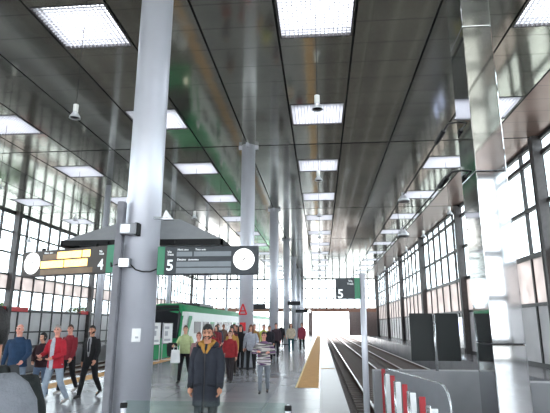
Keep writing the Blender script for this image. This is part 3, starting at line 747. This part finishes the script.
# ------------------------------------------------------------------ window walls
WN = [0]
def window_bay(X, side, y0, y1, levels, spacing, lower, frost, clear=None):
    """a bay of the glazed side wall between two piers; side=+1: the wall stands at X and faces -x"""
    WN[0] += 1
    r = struct(link('window_%d' % WN[0], None, None, None, (X, y0, 0))); L = y1 - y0; s = side
    def bx(mb, x0, x1, a, b, z0, z1): mb.box((min(s * x0, s * x1), a, z0), (max(s * x0, s * x1), b, z1))
    f = MB(); n = max(1, round(L / spacing))
    for i in range(n + 1):
        yy = L * i / n; bx(f, -.05, .09, max(0, yy - .06), min(L, yy + .06), 0, CZ)
    for z, h in levels: bx(f, -.06, .1, 0, L, z - h / 2, z + h / 2)
    obj('frame', f, M['mullion'], r)
    p = MB(); bx(p, .02, .04, 0, L, frost[1], CZ); obj('glass_pane', p, M['glass'], r)
    p = MB(); bx(p, .02, .05, 0, L, frost[0], frost[1]); obj('frosted_panel', p, M['frost'], r)
    if clear: p = MB(); bx(p, .02, .04, 0, L, clear[0], clear[1]); obj('lower_glass_pane', p, M['glass'], r)
    p = MB(); bx(p, .01, .07, 0, L, lower[0], lower[1]); obj('lower_panel', p, M['lowpanel'], r)
    return r
ys = [-10, -4, 8, 20, 32, 44, 56, 68, 80, 84]
TR = [4]
for a, b in zip(ys, ys[1:]):
    window_bay(XR, 1, a, b, ((.08, .16), (2.5, .14), (4.5, .2), (6.47, .15), (8.45, .17), (9.08, .14)), 2.0, (0, 2.5), (2.5, 4.5))
    window_bay(XL, -1, a, b, ((.08, .16), (1.1, .1), (2.56, .2), (3.94, .1), (4.93, .12), (6.4, .1), (7.8, .1), (9.08, .14)), 1.5, (0, 2.5), (3.94, 4.93), (2.56, 3.94))
for y in ys[1:-1]:
    for X, s in ((XR, -1), (XL, 1)):
        TR[0] += 1
        q = MB(); x0, x1 = sorted((X + s * .06, X + s * .34))
        q.box((x0, y - .1, 0), (x1, y + .1, CZ)); x0, x1 = sorted((X + s * .02, X + s * .36))
        q.box((x0, y - .19, 0), (x1, y - .1, CZ)); q.box((x0, y + .1, 0), (x1, y + .19, CZ))
        struct(obj('trim_%d' % TR[0], q, M['pier']), 'dark steel pier of the window wall')
# end wall: glazing above a beam, open portals below
WN[0] += 1
r = struct(link('window_%d' % WN[0], None, None, None, (0, YE, 0)), 'glazed gable at the far end of the hall')
f = MB(); n = 26
for i in range(n + 1):
    x = XL + (XR - XL) * i / n; f.box((x - .09, -.06, 4.4), (x + .09, .06, CZ))
for z in (6.0, 7.6, 9.1): f.box((XL, -.06, z - .08), (XR, .06, z + .08))
obj('frame', f, M['mullion'], r)
box1('glass_pane', (XL, .01, 4.4), (XR, .03, CZ), M['glass'], r)
struct(box1('wall_end_beam', (XL, YE - .3, 3.75), (XR, YE + .3, 4.4), M['beam'], None, .03), 'brown beam over the far track opening')
for i, (x0, x1) in enumerate(((-2.1, -1.4), (4.55, 8.3), (-8.6, -8.0), (8.3, 9.0))):
    struct(box1('wall_end_pier_%s' % 'abcd'[i], (x0, YE - .3, 0), (x1, YE + .3, 3.75), M['pierend'], None, .03), 'dark pier beside the far opening')
# rear wall behind the camera: glazed front of the concourse
WN[0] += 1
r = struct(link('window_%d' % WN[0], None, None, None, (0, YB, 0)), 'glazed front of the concourse')
f = MB(); n = 10
for i in range(n + 1):
    x = XL + (XR - XL) * i / n; f.box((x - .06, -.1, 0), (x + .08, .1, CZ))
for z, h in ((.06, .12), (.85, .4), (2.95, .34), (5.1, .36), (7.2, .14), (9.05, .2)): f.box((XL, -.1, z - h/2), (XR, .1, z + h/2))
obj('frame', f, M['mullion'], r); box1('glass_pane', (XL, -.03, 0), (XR, -.01, CZ), M['frontglass'], r)

# ------------------------------------------------------------------ columns
def column(x, y, r, label, group, bracket=True):
    t = thing('round_column', label, 'column', (x, y, 0), 0, group)
    q = MB(); q.lathe([(r, 0), (r, CZ)], seg=40); obj('shaft', q, M['steel'], t, True)
    q = MB(); q.lathe([(r + .05, 0), (r + .05, .03), (r + .005, .06), (r + .005, 0)], seg=40); obj('base_ring', q, M['steel_dark'], t)
    if bracket:
        q = MB(); q.box((-r - .13, -.06, CZ - .16), (r + .13, .06, CZ)); q.box((-.06, -r - .13, CZ - .16), (.06, r + .13, CZ)); obj('top_bracket', q, M['steel'], t)
    return t
CN = ['big round steel column in front carrying the two departure boards'] + ['%s round steel column from the camera in the platform row' % o for o in ORD[1:8]]
for i in range(7): column(-2.97, 8 + 12 * i, .29, CN[i], 'round platform columns')
for i in range(4): column(-11.62, 25.6 + 12 * i, .16, '%s slender column from the camera beyond the train track' % ORD[i], 'slender columns between the tracks', False)
# mirror clad square column
t = thing('mirror_column', 'square column clad in mirror polished steel beside the parapet', 'column', (2.7, 8.1, 0))
hw, hd = .235, .4
for z0, z1 in ((0, 1.38), (1.39, 4.0), (4.01, 6.55), (6.56, CZ)):
    box1('cladding_panel', (-hw, -hd, z0), (hw, hd, z1), M['mirror'], t, .012)
box1('core', (-hw + .03, -hd + .03, 0), (hw - .03, hd - .03, CZ), M['steel_dark'], t)
for z in (1.385, 4.005, 6.555):
    for s in (-1, 1):
        q = MB(); q.tube([(s * (hw - .05), -hd - .004, z + .05), (s * (hw - .05), -hd + .02, z + .05)], .009, 8); obj('rivet', q, M['silver'], t)

# ------------------------------------------------------------------ things on the first column
F = 7.71
t = thing('junction_box', 'small grey junction box on the first column below the floodlight', 'electrical box', (-3.1, 7.66, 2.53))
box1('box_body', (-.09, -.06, 0), (.09, .05, .15), M['plate'], t, .01); box1('box_lid', (-.08, -.068, .01), (.08, -.06, .14), M['silver'], t)
t = tag(obj('conduit_pipe', MB().box((-3.29, 7.62, 0), (-3.17, 7.76, 3.62), 0, .02), mat('grey_duct_paint', (112, 112, 118), .6)), 'square grey cable duct running up the side of the first column', 'cable duct')
q = MB(); q.tube([(-3.36, 7.72, 2.62), (-3.32, 7.64, 2.55), (-3.2, 7.62, 2.58)] , .012, 6, 'round'); tag(obj('cable', q, M['cable'], smooth=True), 'black cable between the grey duct and the amber departure board', 'cable')
q = MB(); q.tube([(-3.01, 7.66, 2.58), (-2.93, 7.685, 2.5), (-2.82, 7.69, 2.47), (-2.7, 7.72, 2.47), (-2.58, 7.74, 2.52)], .012, 6, 'round'); tag(obj('cable', q, M['cable'], smooth=True), 'black cable sagging across the first column to the charcoal departure board', 'cable')
t = thing('floodlight', 'small grey floodlight strapped to the front of the first column', 'floodlight', (-3.04, 7.6, 3.14))
box1('housing', (-.15, -.07, -.09), (.13, .07, .09), M['plate'], t, .015); box1('lens', (-.12, -.078, -.065), (.03, -.068, .065), M['lampsteel'], t); box1('back_plate', (.1, -.05, -.1), (.15, .1, .1), M['black'], t)
t = thing('security_camera', 'small white security camera on an arm beside the first column', 'camera', (-2.55, 7.75, 3.36))
q = MB(); q.tube([(-.16, .05, 0), (.12, 0, -.02)], .022, 8, 'round'); obj('arm', q, M['silver'], t, True)
q = MB(); q.prism([(0, -.03, 0), (.16, -.03, -.03), (.05, -.03, .12)], (0, .07, 0)); obj('hood', q, M['white'], t)
box1('camera_body', (.0, -.05, -.05), (.17, .05, -.015), M['silver'], t, .008)
t = thing('paper_notice', 'white paper notice taped on the first column', 'notice', (-2.84, 7.7, 1.39))
q = MB()
ang0, ang1 = math.radians(-82), math.radians(-56)
for zz0, zz1, mm in ((0, .2, 0),):
    pts = []
    for i in range(7):
        a = ang0 + (ang1 - ang0) * i / 6; pts.append((-2.97 + .293 * math.cos(a) + 2.84, 8 + .293 * math.sin(a) - 7.7))
    q.prism([(x, y, zz0) for x, y in pts] + [(x, y - .002, zz0) for x, y in pts[::-1]], (0, 0, .2))
obj('sheet', q, M['paper'], t)
box1('printed_block', (-.03, -.003, .05), (.02, .0, .08), M['ink'], t)
# grey canopy over the boards
t = thing('board_canopy', 'grey pyramid canopy with black fascia above the two departure boards', 'canopy', (-3.15, 9.25, 3.01))
q = MB(); a, d, h = 1.47, .85, .6
base = [(-a, -d, .09), (a, -d, .09), (a, d, .09), (-a, d, .09)]; top = [(-.5, -.2, h), (.5, -.2, h), (.5, .2, h), (-.5, .2, h)]
vb = [q.bm.verts.new(p) for p in base]; vt = [q.bm.verts.new(p) for p in top]
for i in range(4): q.bm.faces.new((vb[i], vb[(i+1) % 4], vt[(i+1) % 4], vt[i]))
q.bm.faces.new(vt); q.bm.faces.new(vb[::-1]); obj('roof', q, M['greyroof'], t)
q = MB()
for x0, y0, x1, y1 in ((-a, -d, a, -d + .04), (-a, d - .04, a, d), (-a, -d, -a + .04, d), (a - .04, -d, a, d)): q.box((x0, y0, 0), (x1, y1, .1))
obj('fascia', q, M['black'], t)
for s in (-1, 1): box1('hanger', (s * .6 - .03, -.9, .02), (s * .6 + .03, -.8, .08), M['black'], t)

def clock(parent, x, z, r, y=0):
    q = MB(); q.lathe([(0, 0), (r, 0), (r, .014), (0, .014)], seg=40); me = q.mesh('clock_face'); me.transform(Matrix.Rotation(PI/2, 4, 'X'))
    c = link('clock_face', me, M['clock'], parent, (x, y, z))
    for i in range(12):
        a = i * PI / 6; q = MB(); q.box((-.008, -.018, r * .8), (.008, -.0142, r * .96)); me = q.mesh('tick'); me.transform(Matrix.Rotation(a, 4, 'Y')); link('hour_mark', me, M['signgrey'], c)
    for a, L_ in ((1.1, .5), (3.6, .75)):
        q = MB(); q.box((-.006, -.02, -.03), (.006, -.0145, r * L_)); me = q.mesh('hand'); me.transform(Matrix.Rotation(a, 4, 'Y')); link('hand', me, M['signgrey'], c)
    return c
# board 5 (faces the camera)
t = thing('departure_board', 'charcoal departure board marked 5 with green edge and clock', 'sign', (-2.6, 7.72, 2.42))
box1('board', (0, 0, 0), (1.63, .12, .45), M['signgrey'], t, .01)
box1('green_edge', (.01, -.006, .0), (.125, .02, .45), M['signgreen'], t)
text('number', '5', .24, (.155, -.002, .07), M['signtext'], t, bold=.004)
text('lettering', 'Vía', .055, (.165, -.002, .345), M['signtext'], t); text('lettering', 'Track', .045, (.165, -.002, .305), M['signtext'], t)
for nm, x, z, sz in (('Hora', .33, .385, .045), ('time', .44, .385, .038), ('Tren', .62, .385, .045), ('train', .72, .385, .038), ('Destino', .33, .225, .045), ('destination', .51, .225, .038)):
    text('lettering', nm, sz, (x, -.002, z), M['signtext'], t)
for a_, b_, z0, z1 in ((.32, .57, .29, .365), (.6, 1.2, .29, .365), (.32, 1.2, .125, .205), (.32, 1.2, .02, .105)):
    box1('display_row', (a_, -.004, z0), (b_, .01, z1), M['signrow'], t)
clock(t, 1.405, .235, .168)
# board 4 (turned)
p0, p1 = Vector((-3.3, 7.7)), Vector((-5.3, 8.42)); rz = math.atan2(p0.y - p1.y, p0.x - p1.x); LB = (p0 - p1).length
t = thing('departure_board', 'departure board marked 4 with amber lit rows, green edge and clock', 'sign', (p1.x, p1.y, 2.46), rz)
box1('board', (0, 0, 0), (LB, .12, .45), mat('sign_brown_charcoal', (62, 55, 51), .6), t, .01)
box1('green_edge', (LB - .16, -.006, 0), (LB - .01, .02, .45), M['signgreen'], t)
text('number', '4', .24, (LB - .34, -.002, .06), M['signtext'], t, bold=.004)
text('lettering', 'Vía', .055, (LB - .33, -.002, .34), M['signtext'], t); text('lettering', 'Track', .045, (LB - .33, -.002, .3), M['signtext'], t)
text('lettering', 'Hora', .05, (.53, -.002, .385), M['signtext'], t); text('lettering', 'time', .042, (.66, -.002, .385), M['signtext'], t)
clock(t, .25, .235, .19)
box1('display_row', (.5, -.004, .28), (.84, .01, .375), M['amberdim'], t)
box1('display_row', (.47, -.004, .02), (LB - .45, .01, .11), M['amberdim'], t)
for a_, b_, z0, z1 in ((.85, 1.4, .285, .4), (1.43, LB - .53, .285, .4), (.47, 1.0, .135, .255), (1.03, LB - .58, .135, .255)):
    box1('amber_text_row', (a_, -.006, z0), (b_, .01, z1), M['amber'], t)
for s, x in ((1, .4), (1, LB - .5)): box1('hanger', (x, .04, .45), (x + .05, .09, .5), M['black'], t)
# sign 5 on a pole by the tracks
t = thing('pole_sign', 'small charcoal sign marked 5 with green edge on a slim grey pole', 'sign', (.7, 8.5, 0))
q = MB(); q.tube([(0, 0, 0), (0, 0, 2.5)], .05, 20); obj('pole', q, M['steel'], t, True)
q = MB(); q.lathe([(.12, 0), (.12, .015), (.06, .03), (.06, 0)]); obj('base_plate', q, M['steel'], t)
box1('board', (-.45, -.07, 2.07), (-.04, -.02, 2.42), M['signgrey'], t, .006); box1('green_edge', (-.135, -.076, 2.07), (-.045, -.03, 2.42), M['signgreen'], t)
text('number', '5', .2, (-.42, -.072, 2.09), M['signtext'], t, bold=.004)
text('lettering', 'Vía', .055, (-.235, -.072, 2.35), M['signtext'], t); text('lettering', 'Track', .045, (-.255, -.072, 2.305), M['signtext'], t)

# ------------------------------------------------------------------ end of the tracks
struct(box1('wall_parapet', (.95, 9.72, 0), (3.3, 10.05, .84), M['parapet'], None, .015), 'grey parapet across the track ends')
struct(box1('wall_parapet_low', (3.3, 9.72, 0), (XR, 10.05, .66), M['parapet'], None, .015), 'lower grey parapet beyond the mirror column')
t = thing('track_board', 'pair of dark green boards on a pale post standing on the parapet', 'board', (2.1, 9.8, .84))
q = MB(); q.tube([(0, -.05, 0), (0, -.05, 1.0)], .028, 14); obj('post', q, M['silver'], t, True)
for x0, x1 in ((-.44, -.015), (.015, .46)): box1('board_panel', (x0, -.02, .17), (x1, .03, 1.03), M['boardback'], t, .015)
t = thing('striped_barrier', 'low barrier of red, white and silver upright boards beside the track end', 'barrier', (1.1, 0, 0))
box1('base_rail', (-.05, 4.2, 0), (.05, 9.62, .08), M['silver'], t)
ry = 9.55
while ry > 4.4:
    box1('red_board', (-.034, ry - .03, .08), (.034, ry, .88), M['red'], t, .006)
    q = MB(); q.tube([(.0, ry - .32, .08), (.0, ry - .32, .83)], .028, 14); obj('silver_post', q, M['silver'], t, True)
    box1('white_board', (-.04, ry - .66, .08), (.03, ry - .63, .85), M['white'], t, .006)
    q = MB(); q.tube([(.02, ry - .95, .08), (.02, ry - .95, .83)], .022, 14); obj('dark_post', q, M['steel_dark'], t, True)
    ry -= 1.19
# rounded grey plate behind the barrier
a0, a1 = Vector((1.19, 9.6, 0)), Vector((1.66, 7.1, 0)); d = (a1 - a0).normalized(); nrm = Vector((-d.y, d.x, 0)); Lp = (a1 - a0).length
prof = [(0, 0), (0, .87), (Lp - .3, .87)] + [(Lp - .3 + .3 * math.sin(x * PI / 16), .57 + .3 * math.cos(x * PI / 16)) for x in range(1, 9)] + [(Lp + .02, 0)]
q = MB(); q.prism([a0 + d * u_ + Vector((0, 0, z)) for u_, z in prof], nrm * .03)
t = tag(obj('side_plate', q, M['plate']), 'flat grey plate with rounded corner behind the striped barrier', 'panel')
q = MB(); q.tube([a0 + d * u_ + Vector((0, 0, z)) + nrm * .015 for u_, z in prof[1:]], .017, 8); obj('edge_rim', q, M['silver'], t, True)
# glass balustrade close to the camera
t = thing('glass_balustrade', 'low greenish glass balustrade in front of the bearded man', 'balustrade', (-1.18, 5.2, 0))
box1('glass_pane', (-.8, -.006, .06), (.81, .006, .9), M['gglass'], t)
for x in (-.83, .84):
    q = MB(); q.tube([(x, 0, 0), (x, 0, .86)], .028, 12, 'round'); obj('post', q, M['steel'], t, True)
    q = MB(); q.lathe([(0, .83), (.036, .83), (.036, .875), (0, .885)], x, 0); obj('post_cap', q, M['black'], t, True)

# ------------------------------------------------------------------ tracks
def track(cx, y0, y1, label):
    t = thing('railway_track', label, 'track', (cx, y0, -1.12), 0, 'railway tracks')
    for s in (-1, 1):
        x = s * .81; L_ = y1 - y0
        r_ = MB(); r_.box((x - .07, 0, .1), (x + .07, L_, .125)); r_.box((x - .012, 0, .125), (x + .012, L_, .22)); rr = obj('rail', r_, M['rail_side'], t)
        h = MB(); h.box((x - .036, 0, .215), (x + .036, L_, .26), 0); obj('rail_head', h, M['rail'], rr)
    sm = MB(); sm.box((-1.3, -.12, 0), (1.3, .12, .1), 0, .015); me = sm.mesh('sleeper'); me.materials.append(M['sleeper'])
    n = int((y1 - y0) / .62)
    for i in range(min(n, 100)): link('sleeper', me, None, t, (0, .3 + i * .62, 0))
    if n > 100:
        rest = MB()
        for i in range(100, n): rest.box((-1.3, .18 + i * .62, 0), (1.3, .42 + i * .62, .1))
        obj('far_sleepers', rest, M['sleeper'], t)['kind'] = 'stuff'
track(2.42, 10.3, 130, 'railway track running beside the yellow edged platform')
track(5.5, 10.3, 130, 'railway track next to the window wall platform')
track(-9.75, 10.3, 130, 'railway track the green and white train stands on')
track(-14.6, 10.3, 130, 'empty railway track beyond the train')

# overhead wires anchored at the mirror column
def wire(z, label, ins):
    t = thing('overhead_wire', label, 'wire', (2.31, 8.2, z), 0, 'overhead wires')
    q = MB(); q.tube([(0, .3, 0), (0, 75.6, 0)], .016, 6); obj('wire', q, M['cable'], t)
    q = MB(); q.tube([(.16, .2, 0), (0, .25, 0), (0, .6, 0)], .018, 8, 'round'); obj('anchor_rod', q, M['steel_dark'], t, True)
    q = MB()
    pr = []
    for i in range(9): pr += [(.024, .6 + i * .07), (.05, .62 + i * .07), (.05, .635 + i * .07), (.024, .655 + i * .07)]
    q.lathe(pr, seg=14); me = q.mesh('strain_insulator', True); me.transform(Matrix.Rotation(-PI / 2, 4, 'X')); link('strain_insulator', me, M['blackmetal'], t)
    for y in ins:
        q = MB(); q.lathe([(0, .06), (.05, .06), (.06, -.02), (.15, -.14), (.16, -.2), (.0, -.17)], 0, y); obj('insulator_bell', q, M['lampsteel'], t, True)
    return t
up_w = wire(5.13, 'upper overhead wire with thin droppers fixed to the mirror clad column', (5.2, 29))
wire(4.24, 'lower overhead wire fixed to the mirror clad column', (5.6, 33))
for i in range(11):
    q = MB(); q.tube([(0, 6.3 + i * 6, -.015), (0, 6.3 + i * 6, -.87)], .008, 5); obj('dropper', q, M['cable'], up_w)

# ------------------------------------------------------------------ the train
def train():
    t = thing('commuter_train', 'green and white commuter train with dark sloping windscreen standing at platform', 'train', (-9.75, 30.4, 0))
    hw = 1.43
    prof = [(-hw + .1, -.75), (-hw, -.6), (-hw, 1.9), (-hw + .06, 2.45), (-hw + .3, 2.82), (-hw + .75, 2.98), (hw - .75, 2.98), (hw - .3, 2.82), (hw - .06, 2.45), (hw, 1.9), (hw, -.6), (hw - .1, -.75)]
    def nose(z): return 0 if z < .75 else (z - .75) * .42 + (max(0, z - 2.3) ** 2) * 1.1
    secs = [(0, .8, .0), (.12, .9, .0), (.5, .965, 0), (1.6, 1, 0), (60, 1, 0)]
    m_ = MB(); bm = m_.bm; rings = []
    for y, k, _ in secs:
        rings.append([bm.verts.new((x * (k if abs(x) > .5 else 1), y + (nose(z) if y < 1 else (nose(z) * .4 if y < 2 else 0)), z)) for x, z in prof])
    n = len(prof)
    for a, b in zip(rings, rings[1:]):
        for i in range(n):
            j = (i + 1) % n; f = bm.faces.new((a[i], a[j], b[j], b[i]))
            zc = (prof[i][1] + prof[j][1]) / 2; f.material_index = 0 if zc > 2.3 or zc < -.7 else 1
    f = bm.faces.new(rings[0][::-1]); f.material_index = 0
    bmesh.ops.triangulate(bm, faces=[f])
    obj('body', m_, [M['traingreen'], M['trainwhite']], t)
    # windscreen: dark pane following the raked nose
    def front(x, z, off): return (x, nose(z) - off, z)
    q = MB(); a = [(-1.0, .85), (1.0, .85), (1.06, 2.3), (.8, 2.62), (-.8, 2.62), (-1.06, 2.3)]
    vs = [q.bm.verts.new(front(x, z, .05)) for x, z in a]; vb = [q.bm.verts.new(front(x, z, -.12)) for x, z in a]
    q.bm.faces.new(vs); q.bm.faces.new(vb[::-1])
    for i in range(6): q.bm.faces.new((vs[i], vb[i], vb[(i+1) % 6], vs[(i+1) % 6]))
    obj('windscreen', q, M['traindark'], t)
    q = MB(); q.prism([front(x, z, .07) for x, z in ((-.82, 2.66), (.82, 2.66), (.7, 2.86), (-.7, 2.86))], (0, .1, 0)); obj('destination_panel', q, M['black'], t)
    for s in (-1, 1):
        q = MB(); q.prism([(s * x, nose(z) - .04, z) for x, z in ((1.04, .35), (1.17, .35), (1.2, 2.2), (1.07, 2.2))], (0, .12, 0)); obj('front_edge_band', q, M['traingreen'], t)
        q = MB(); q.ball((s * .85, .02, .35), (.13, .06, .1)); obj('headlight', q, M['headlight'], t, True)
        # sweeping green band behind the nose on each flank
        q = MB(); q.prism([(s * (hw + .004), y, z) for y, z in ((.25, .2), (.75, .2), (1.1, 1.2), (1.9, 2.05), (1.9, 2.2), (1.15, 2.2), (.62, 1.2))], (s * .012, 0, 0)); obj('side_sweep', q, M['traingreen'], t)
        for i in range(22):
            y = 2.6 + i * 2.5
            if i % 4 == 2:
                d_ = box1('side_door', (min(s * (hw - .03), s * (hw + .015)), y - .2, -.1), (max(s * (hw - .03), s * (hw + .015)), y + 1.3, 1.85), M['traingreen'], t, .01)
                for q0 in (0, .75): box1('door_pane', (min(s * hw, s * (hw + .025)), y - .1 + q0, .7), (max(s * hw, s * (hw + .025)), y + .45 + q0, 1.7), M['traindark'], d_)
            else:
                box1('side_window', (min(s * (hw - .03), s * (hw + .014)), y - .1, 1.1), (max(s * (hw - .03), s * (hw + .014)), y + 1.75, 1.85), M['traindark'], t, .01)
    box1('underframe', (-1.2, .7, -1.0), (1.2, 59, -.72), M['blackmetal'], t)
    q = MB()
    box1('roof_unit', (-.9, 6, 2.95), (.9, 11, 3.2), M['steel_dark'], t, .05)
    for yb in (3.0, 16, 21, 34, 39, 52):
        for s in (-1, 1):
            w_ = MB(); w_.lathe([(0, -.06), (.4, -.06), (.4, .06), (0, .06)], seg=24); me = w_.mesh('wheel'); me.transform(Matrix.Rotation(PI / 2, 4, 'Y')); link('wheel', me, M['rail_side'], t, (s * .81, yb, -.465))
    return t
train()

# ------------------------------------------------------------------ platform furniture
t = thing('notice_stand', 'stand with two white poster panels beside the first column', 'notice board', (-3.8, 11.8, 0))
def panel(px, py, ang, zt, zb, w_):
    c, s = math.cos(ang), math.sin(ang)
    def pt(u_, v_): return (px + c * u_ - s * v_, py + s * u_ + c * v_)
    q = MB(); q.prism([(*pt(0, -.02), zb), (*pt(w_, -.02), zb), (*pt(w_, .02), zb), (*pt(0, .02), zb)], (0, 0, zt - zb)); f = obj('frame', q, M['steel_dark'], t)
    q = MB(); q.prism([(*pt(.03, -.03), zb + .03), (*pt(w_ - .03, -.03), zb + .03), (*pt(w_ - .03, -.021), zb + .03), (*pt(.03, -.021), zb + .03)], (0, 0, zt - zb - .06)); p = obj('poster', q, M['paper'], f)
    for u_, z, h, ww, mm in ((.08, zt - .3, .12, .3, 'ink'), (.1, zt - .62, .22, .2, 'redink' if px > -3.8 else 'ink'), (.08, zb + .14, .1, .4, 'ink')):
        q = MB(); q.prism([(*pt(u_, -.034), z), (*pt(u_ + ww, -.034), z), (*pt(u_ + ww, -.029), z), (*pt(u_, -.029), z)], (0, 0, h)); obj('printed_block', q, M[mm], f)
    for u_ in (0, w_):
        q = MB(); q.tube([(*pt(u_, 0), 0), (*pt(u_, 0), zt)], .02, 10); obj('post', q, M['steel'], t, True)
    q = MB(); q.box((px - .2 + c * w_ / 2, py - .2 + s * w_ / 2, 0), (px + .2 + c * w_ / 2, py + .2 + s * w_ / 2, .015)); obj('foot_plate', q, M['steel'], t)
panel(-4.01, 11.2, math.radians(66), 1.76, .72, .6)
panel(-3.82, 12.3, math.radians(60), 1.74, .74, .62)
# red emblem and red notice on the second column
t = thing('column_notice', 'red letter emblem and red notice on the second round column', 'notice', (-3.05, 19.66, 0))
q = MB()
for a_, b_ in (((-.15, 2.05), (.0, 2.45)), ((.0, 2.45), (.15, 2.05)), ((-.09, 2.18), (.09, 2.18)), ((-.15, 2.05), (.15, 2.05))): q.tube([(a_[0], 0, a_[1]), (b_[0], 0, b_[1])], .03, 6, flat=None)
obj('emblem', q, M['redink'], t); box1('red_panel', (-.11, -.01, 1.42), (.12, .03, 1.74), M['redink'], t)
# backlit posters and red signs on the side walls
for i, (y0, lb) in enumerate(((31.9, 'backlit bluish poster panel nearer the mirror column'), (33.5, 'backlit bluish poster panel further from the mirror column'))):
    t = thing('poster_panel', lb, 'poster', (8.55, y0, 0), 0, 'backlit posters on the far platform')
    box1('frame', (0, 0, .3), (.3, 1.0, 2.15), M['silver'], t, .02); box1('lit_face', (-.012, .08, 1.05), (.0, .92, 2.05), M['ad'], t); box1('plinth', (.05, .1, 0), (.25, .9, .3), M['steel_dark'], t)
for y0, y1, lb in ((30.6, 34.4, 'long red sign strip on the wall beyond the tracks'), (42.6, 44.2, 'short red sign strip on the wall beyond the tracks')):
    tag(box1('sign_strip', (XL + .12, y0, 2.5), (XL + .2, y1, 2.8), M['signred'], None, .02), lb, 'sign')
# dark information screens and white globes on arms far along the platform
for i, (x, y, z, wd, lb) in enumerate(((-2.1, 55.6, 2.95, 1.3, 'furthest dark hanging screen on a column arm'), (-2.3, 43.6, 3.3, 1.1, 'middle dark hanging screen on a column arm'), (-3.9, 31.6, 2.6, .9, 'first dark hanging screen on a column arm'))):
    t = thing('hanging_screen', lb, 'screen', (x, y, z), 0, 'dark screens along the platform')
    box1('screen_case', (-wd/2, -.08, 0), (wd/2, .08, .34), M['blackmetal'], t, .02); box1('screen_face', (-wd/2 + .04, -.086, .04), (wd/2 - .04, -.078, .3), M['traindark'], t)
    cx_ = -2.97 - x; sgn = 1 if cx_ > 0 else -1
    q = MB(); q.tube([(cx_ - sgn * .25, .1, .42), (sgn * .2, 0, .42), (sgn * .2, 0, .3)], .03, 8, 'round'); obj('arm', q, M['steel_dark'], t, True)
    if i == 0: q = MB(); q.ball((.85, -.1, .17), .19, 16); obj('globe', q, M['clock'], t, True)
t = thing('globe_lamp', 'small white globe lamp on the pier beside the far track opening', 'lamp', (4.2, 83.4, 2.6)); q = MB(); q.ball((0, 0, .15), .2, 16); obj('globe', q, M['clock'], t, True)
q = MB(); q.tube([(0, .02, .15), (.4, .1, .15), (.6, .35, .15)], .03, 8); obj('arm', q, M['steel_dark'], t)
# trees outside the wall beyond the train
def tree_proto():
    t = thing('tree', 'tree outside', 'tree', (-30, 30, -1.35), 0, 'trees outside the window wall')
    q = MB(); q.tube([(0, 0, 0), (.1, .05, 1.5), (.05, .1, 3.2), (.2, .2, 4.4)], [.2, .16, .12, .05], 10); obj('trunk', q, M['bark'], t, True)
    l_ = MB(); rnd = random.Random(3)
    for i in range(1300):
        while True:
            p = Vector((rnd.uniform(-1, 1), rnd.uniform(-1, 1), rnd.uniform(-1, 1)))
            if .35 < p.length < 1: break
        p = Vector((p.x * 2.0, p.y * 2.2, 3.9 + p.z * 1.1)); p *= 1
        u_ = Vector((rnd.uniform(-1, 1), rnd.uniform(-1, 1), rnd.uniform(-1, 1))).normalized(); v_ = u_.orthogonal().normalized(); sz = rnd.uniform(.1, .22)
        l_.bm.faces.new([l_.bm.verts.new(p + u_ * sz), l_.bm.verts.new(p + v_ * sz * .5), l_.bm.verts.new(p - u_ * sz), l_.bm.verts.new(p - v_ * sz * .5)])
    obj('crown', l_, M['leaf'], t); return t
tp = tree_proto()
for i, y in enumerate((23, 33, 43, 55)):
    lb = '%s leafy tree from the camera, seen through the glass beyond the train tracks' % ORD[i]
    if i == 0: tp.location = (-27, y, -1.35); tp['label'] = lb
    else: dup(tp, (-27 - (i % 3) * 1.2, y, -1.35), lb, None, i * 1.3)

# ------------------------------------------------------------------ light, camera
wd = bpy.data.worlds.new('sky'); S.world = wd; wd.use_nodes = True
bg = wd.node_tree.nodes['Background']; bg.inputs['Color'].default_value = (.94, .97, 1.0, 1); bg.inputs['Strength'].default_value = 5.0
cam = bpy.data.cameras.new('camera'); co = bpy.data.objects.new('camera', cam); COL.objects.link(co); S.camera = co
cam.sensor_width = 36; cam.lens = 36 * 495.8 / 550; cam.clip_end = 600; cam.clip_start = .05
p_, y_, r_ = .2344, .091, .0028
f_ = Vector((-math.sin(y_) * math.cos(p_), math.cos(y_) * math.cos(p_), math.sin(p_))); rt = Vector((math.cos(y_), math.sin(y_), 0)); u0 = rt.cross(f_)
rt2 = rt * math.cos(r_) + u0 * math.sin(r_); up2 = u0 * math.cos(r_) - rt * math.sin(r_)
co.matrix_world = Matrix(((rt2.x, up2.x, -f_.x, 0), (rt2.y, up2.y, -f_.y, 0), (rt2.z, up2.z, -f_.z, HC), (0, 0, 0, 1)))
S.view_settings.view_transform = 'Standard'; S.view_settings.look = 'None'; S.view_settings.gamma = 1; S.view_settings.use_curve_mapping = False
S.view_settings.exposure = 1.0
try:
    S.cycles.use_denoising = True
    S.cycles.transparent_max_bounces = 16
    S.cycles.max_bounces = 10
except Exception: pass
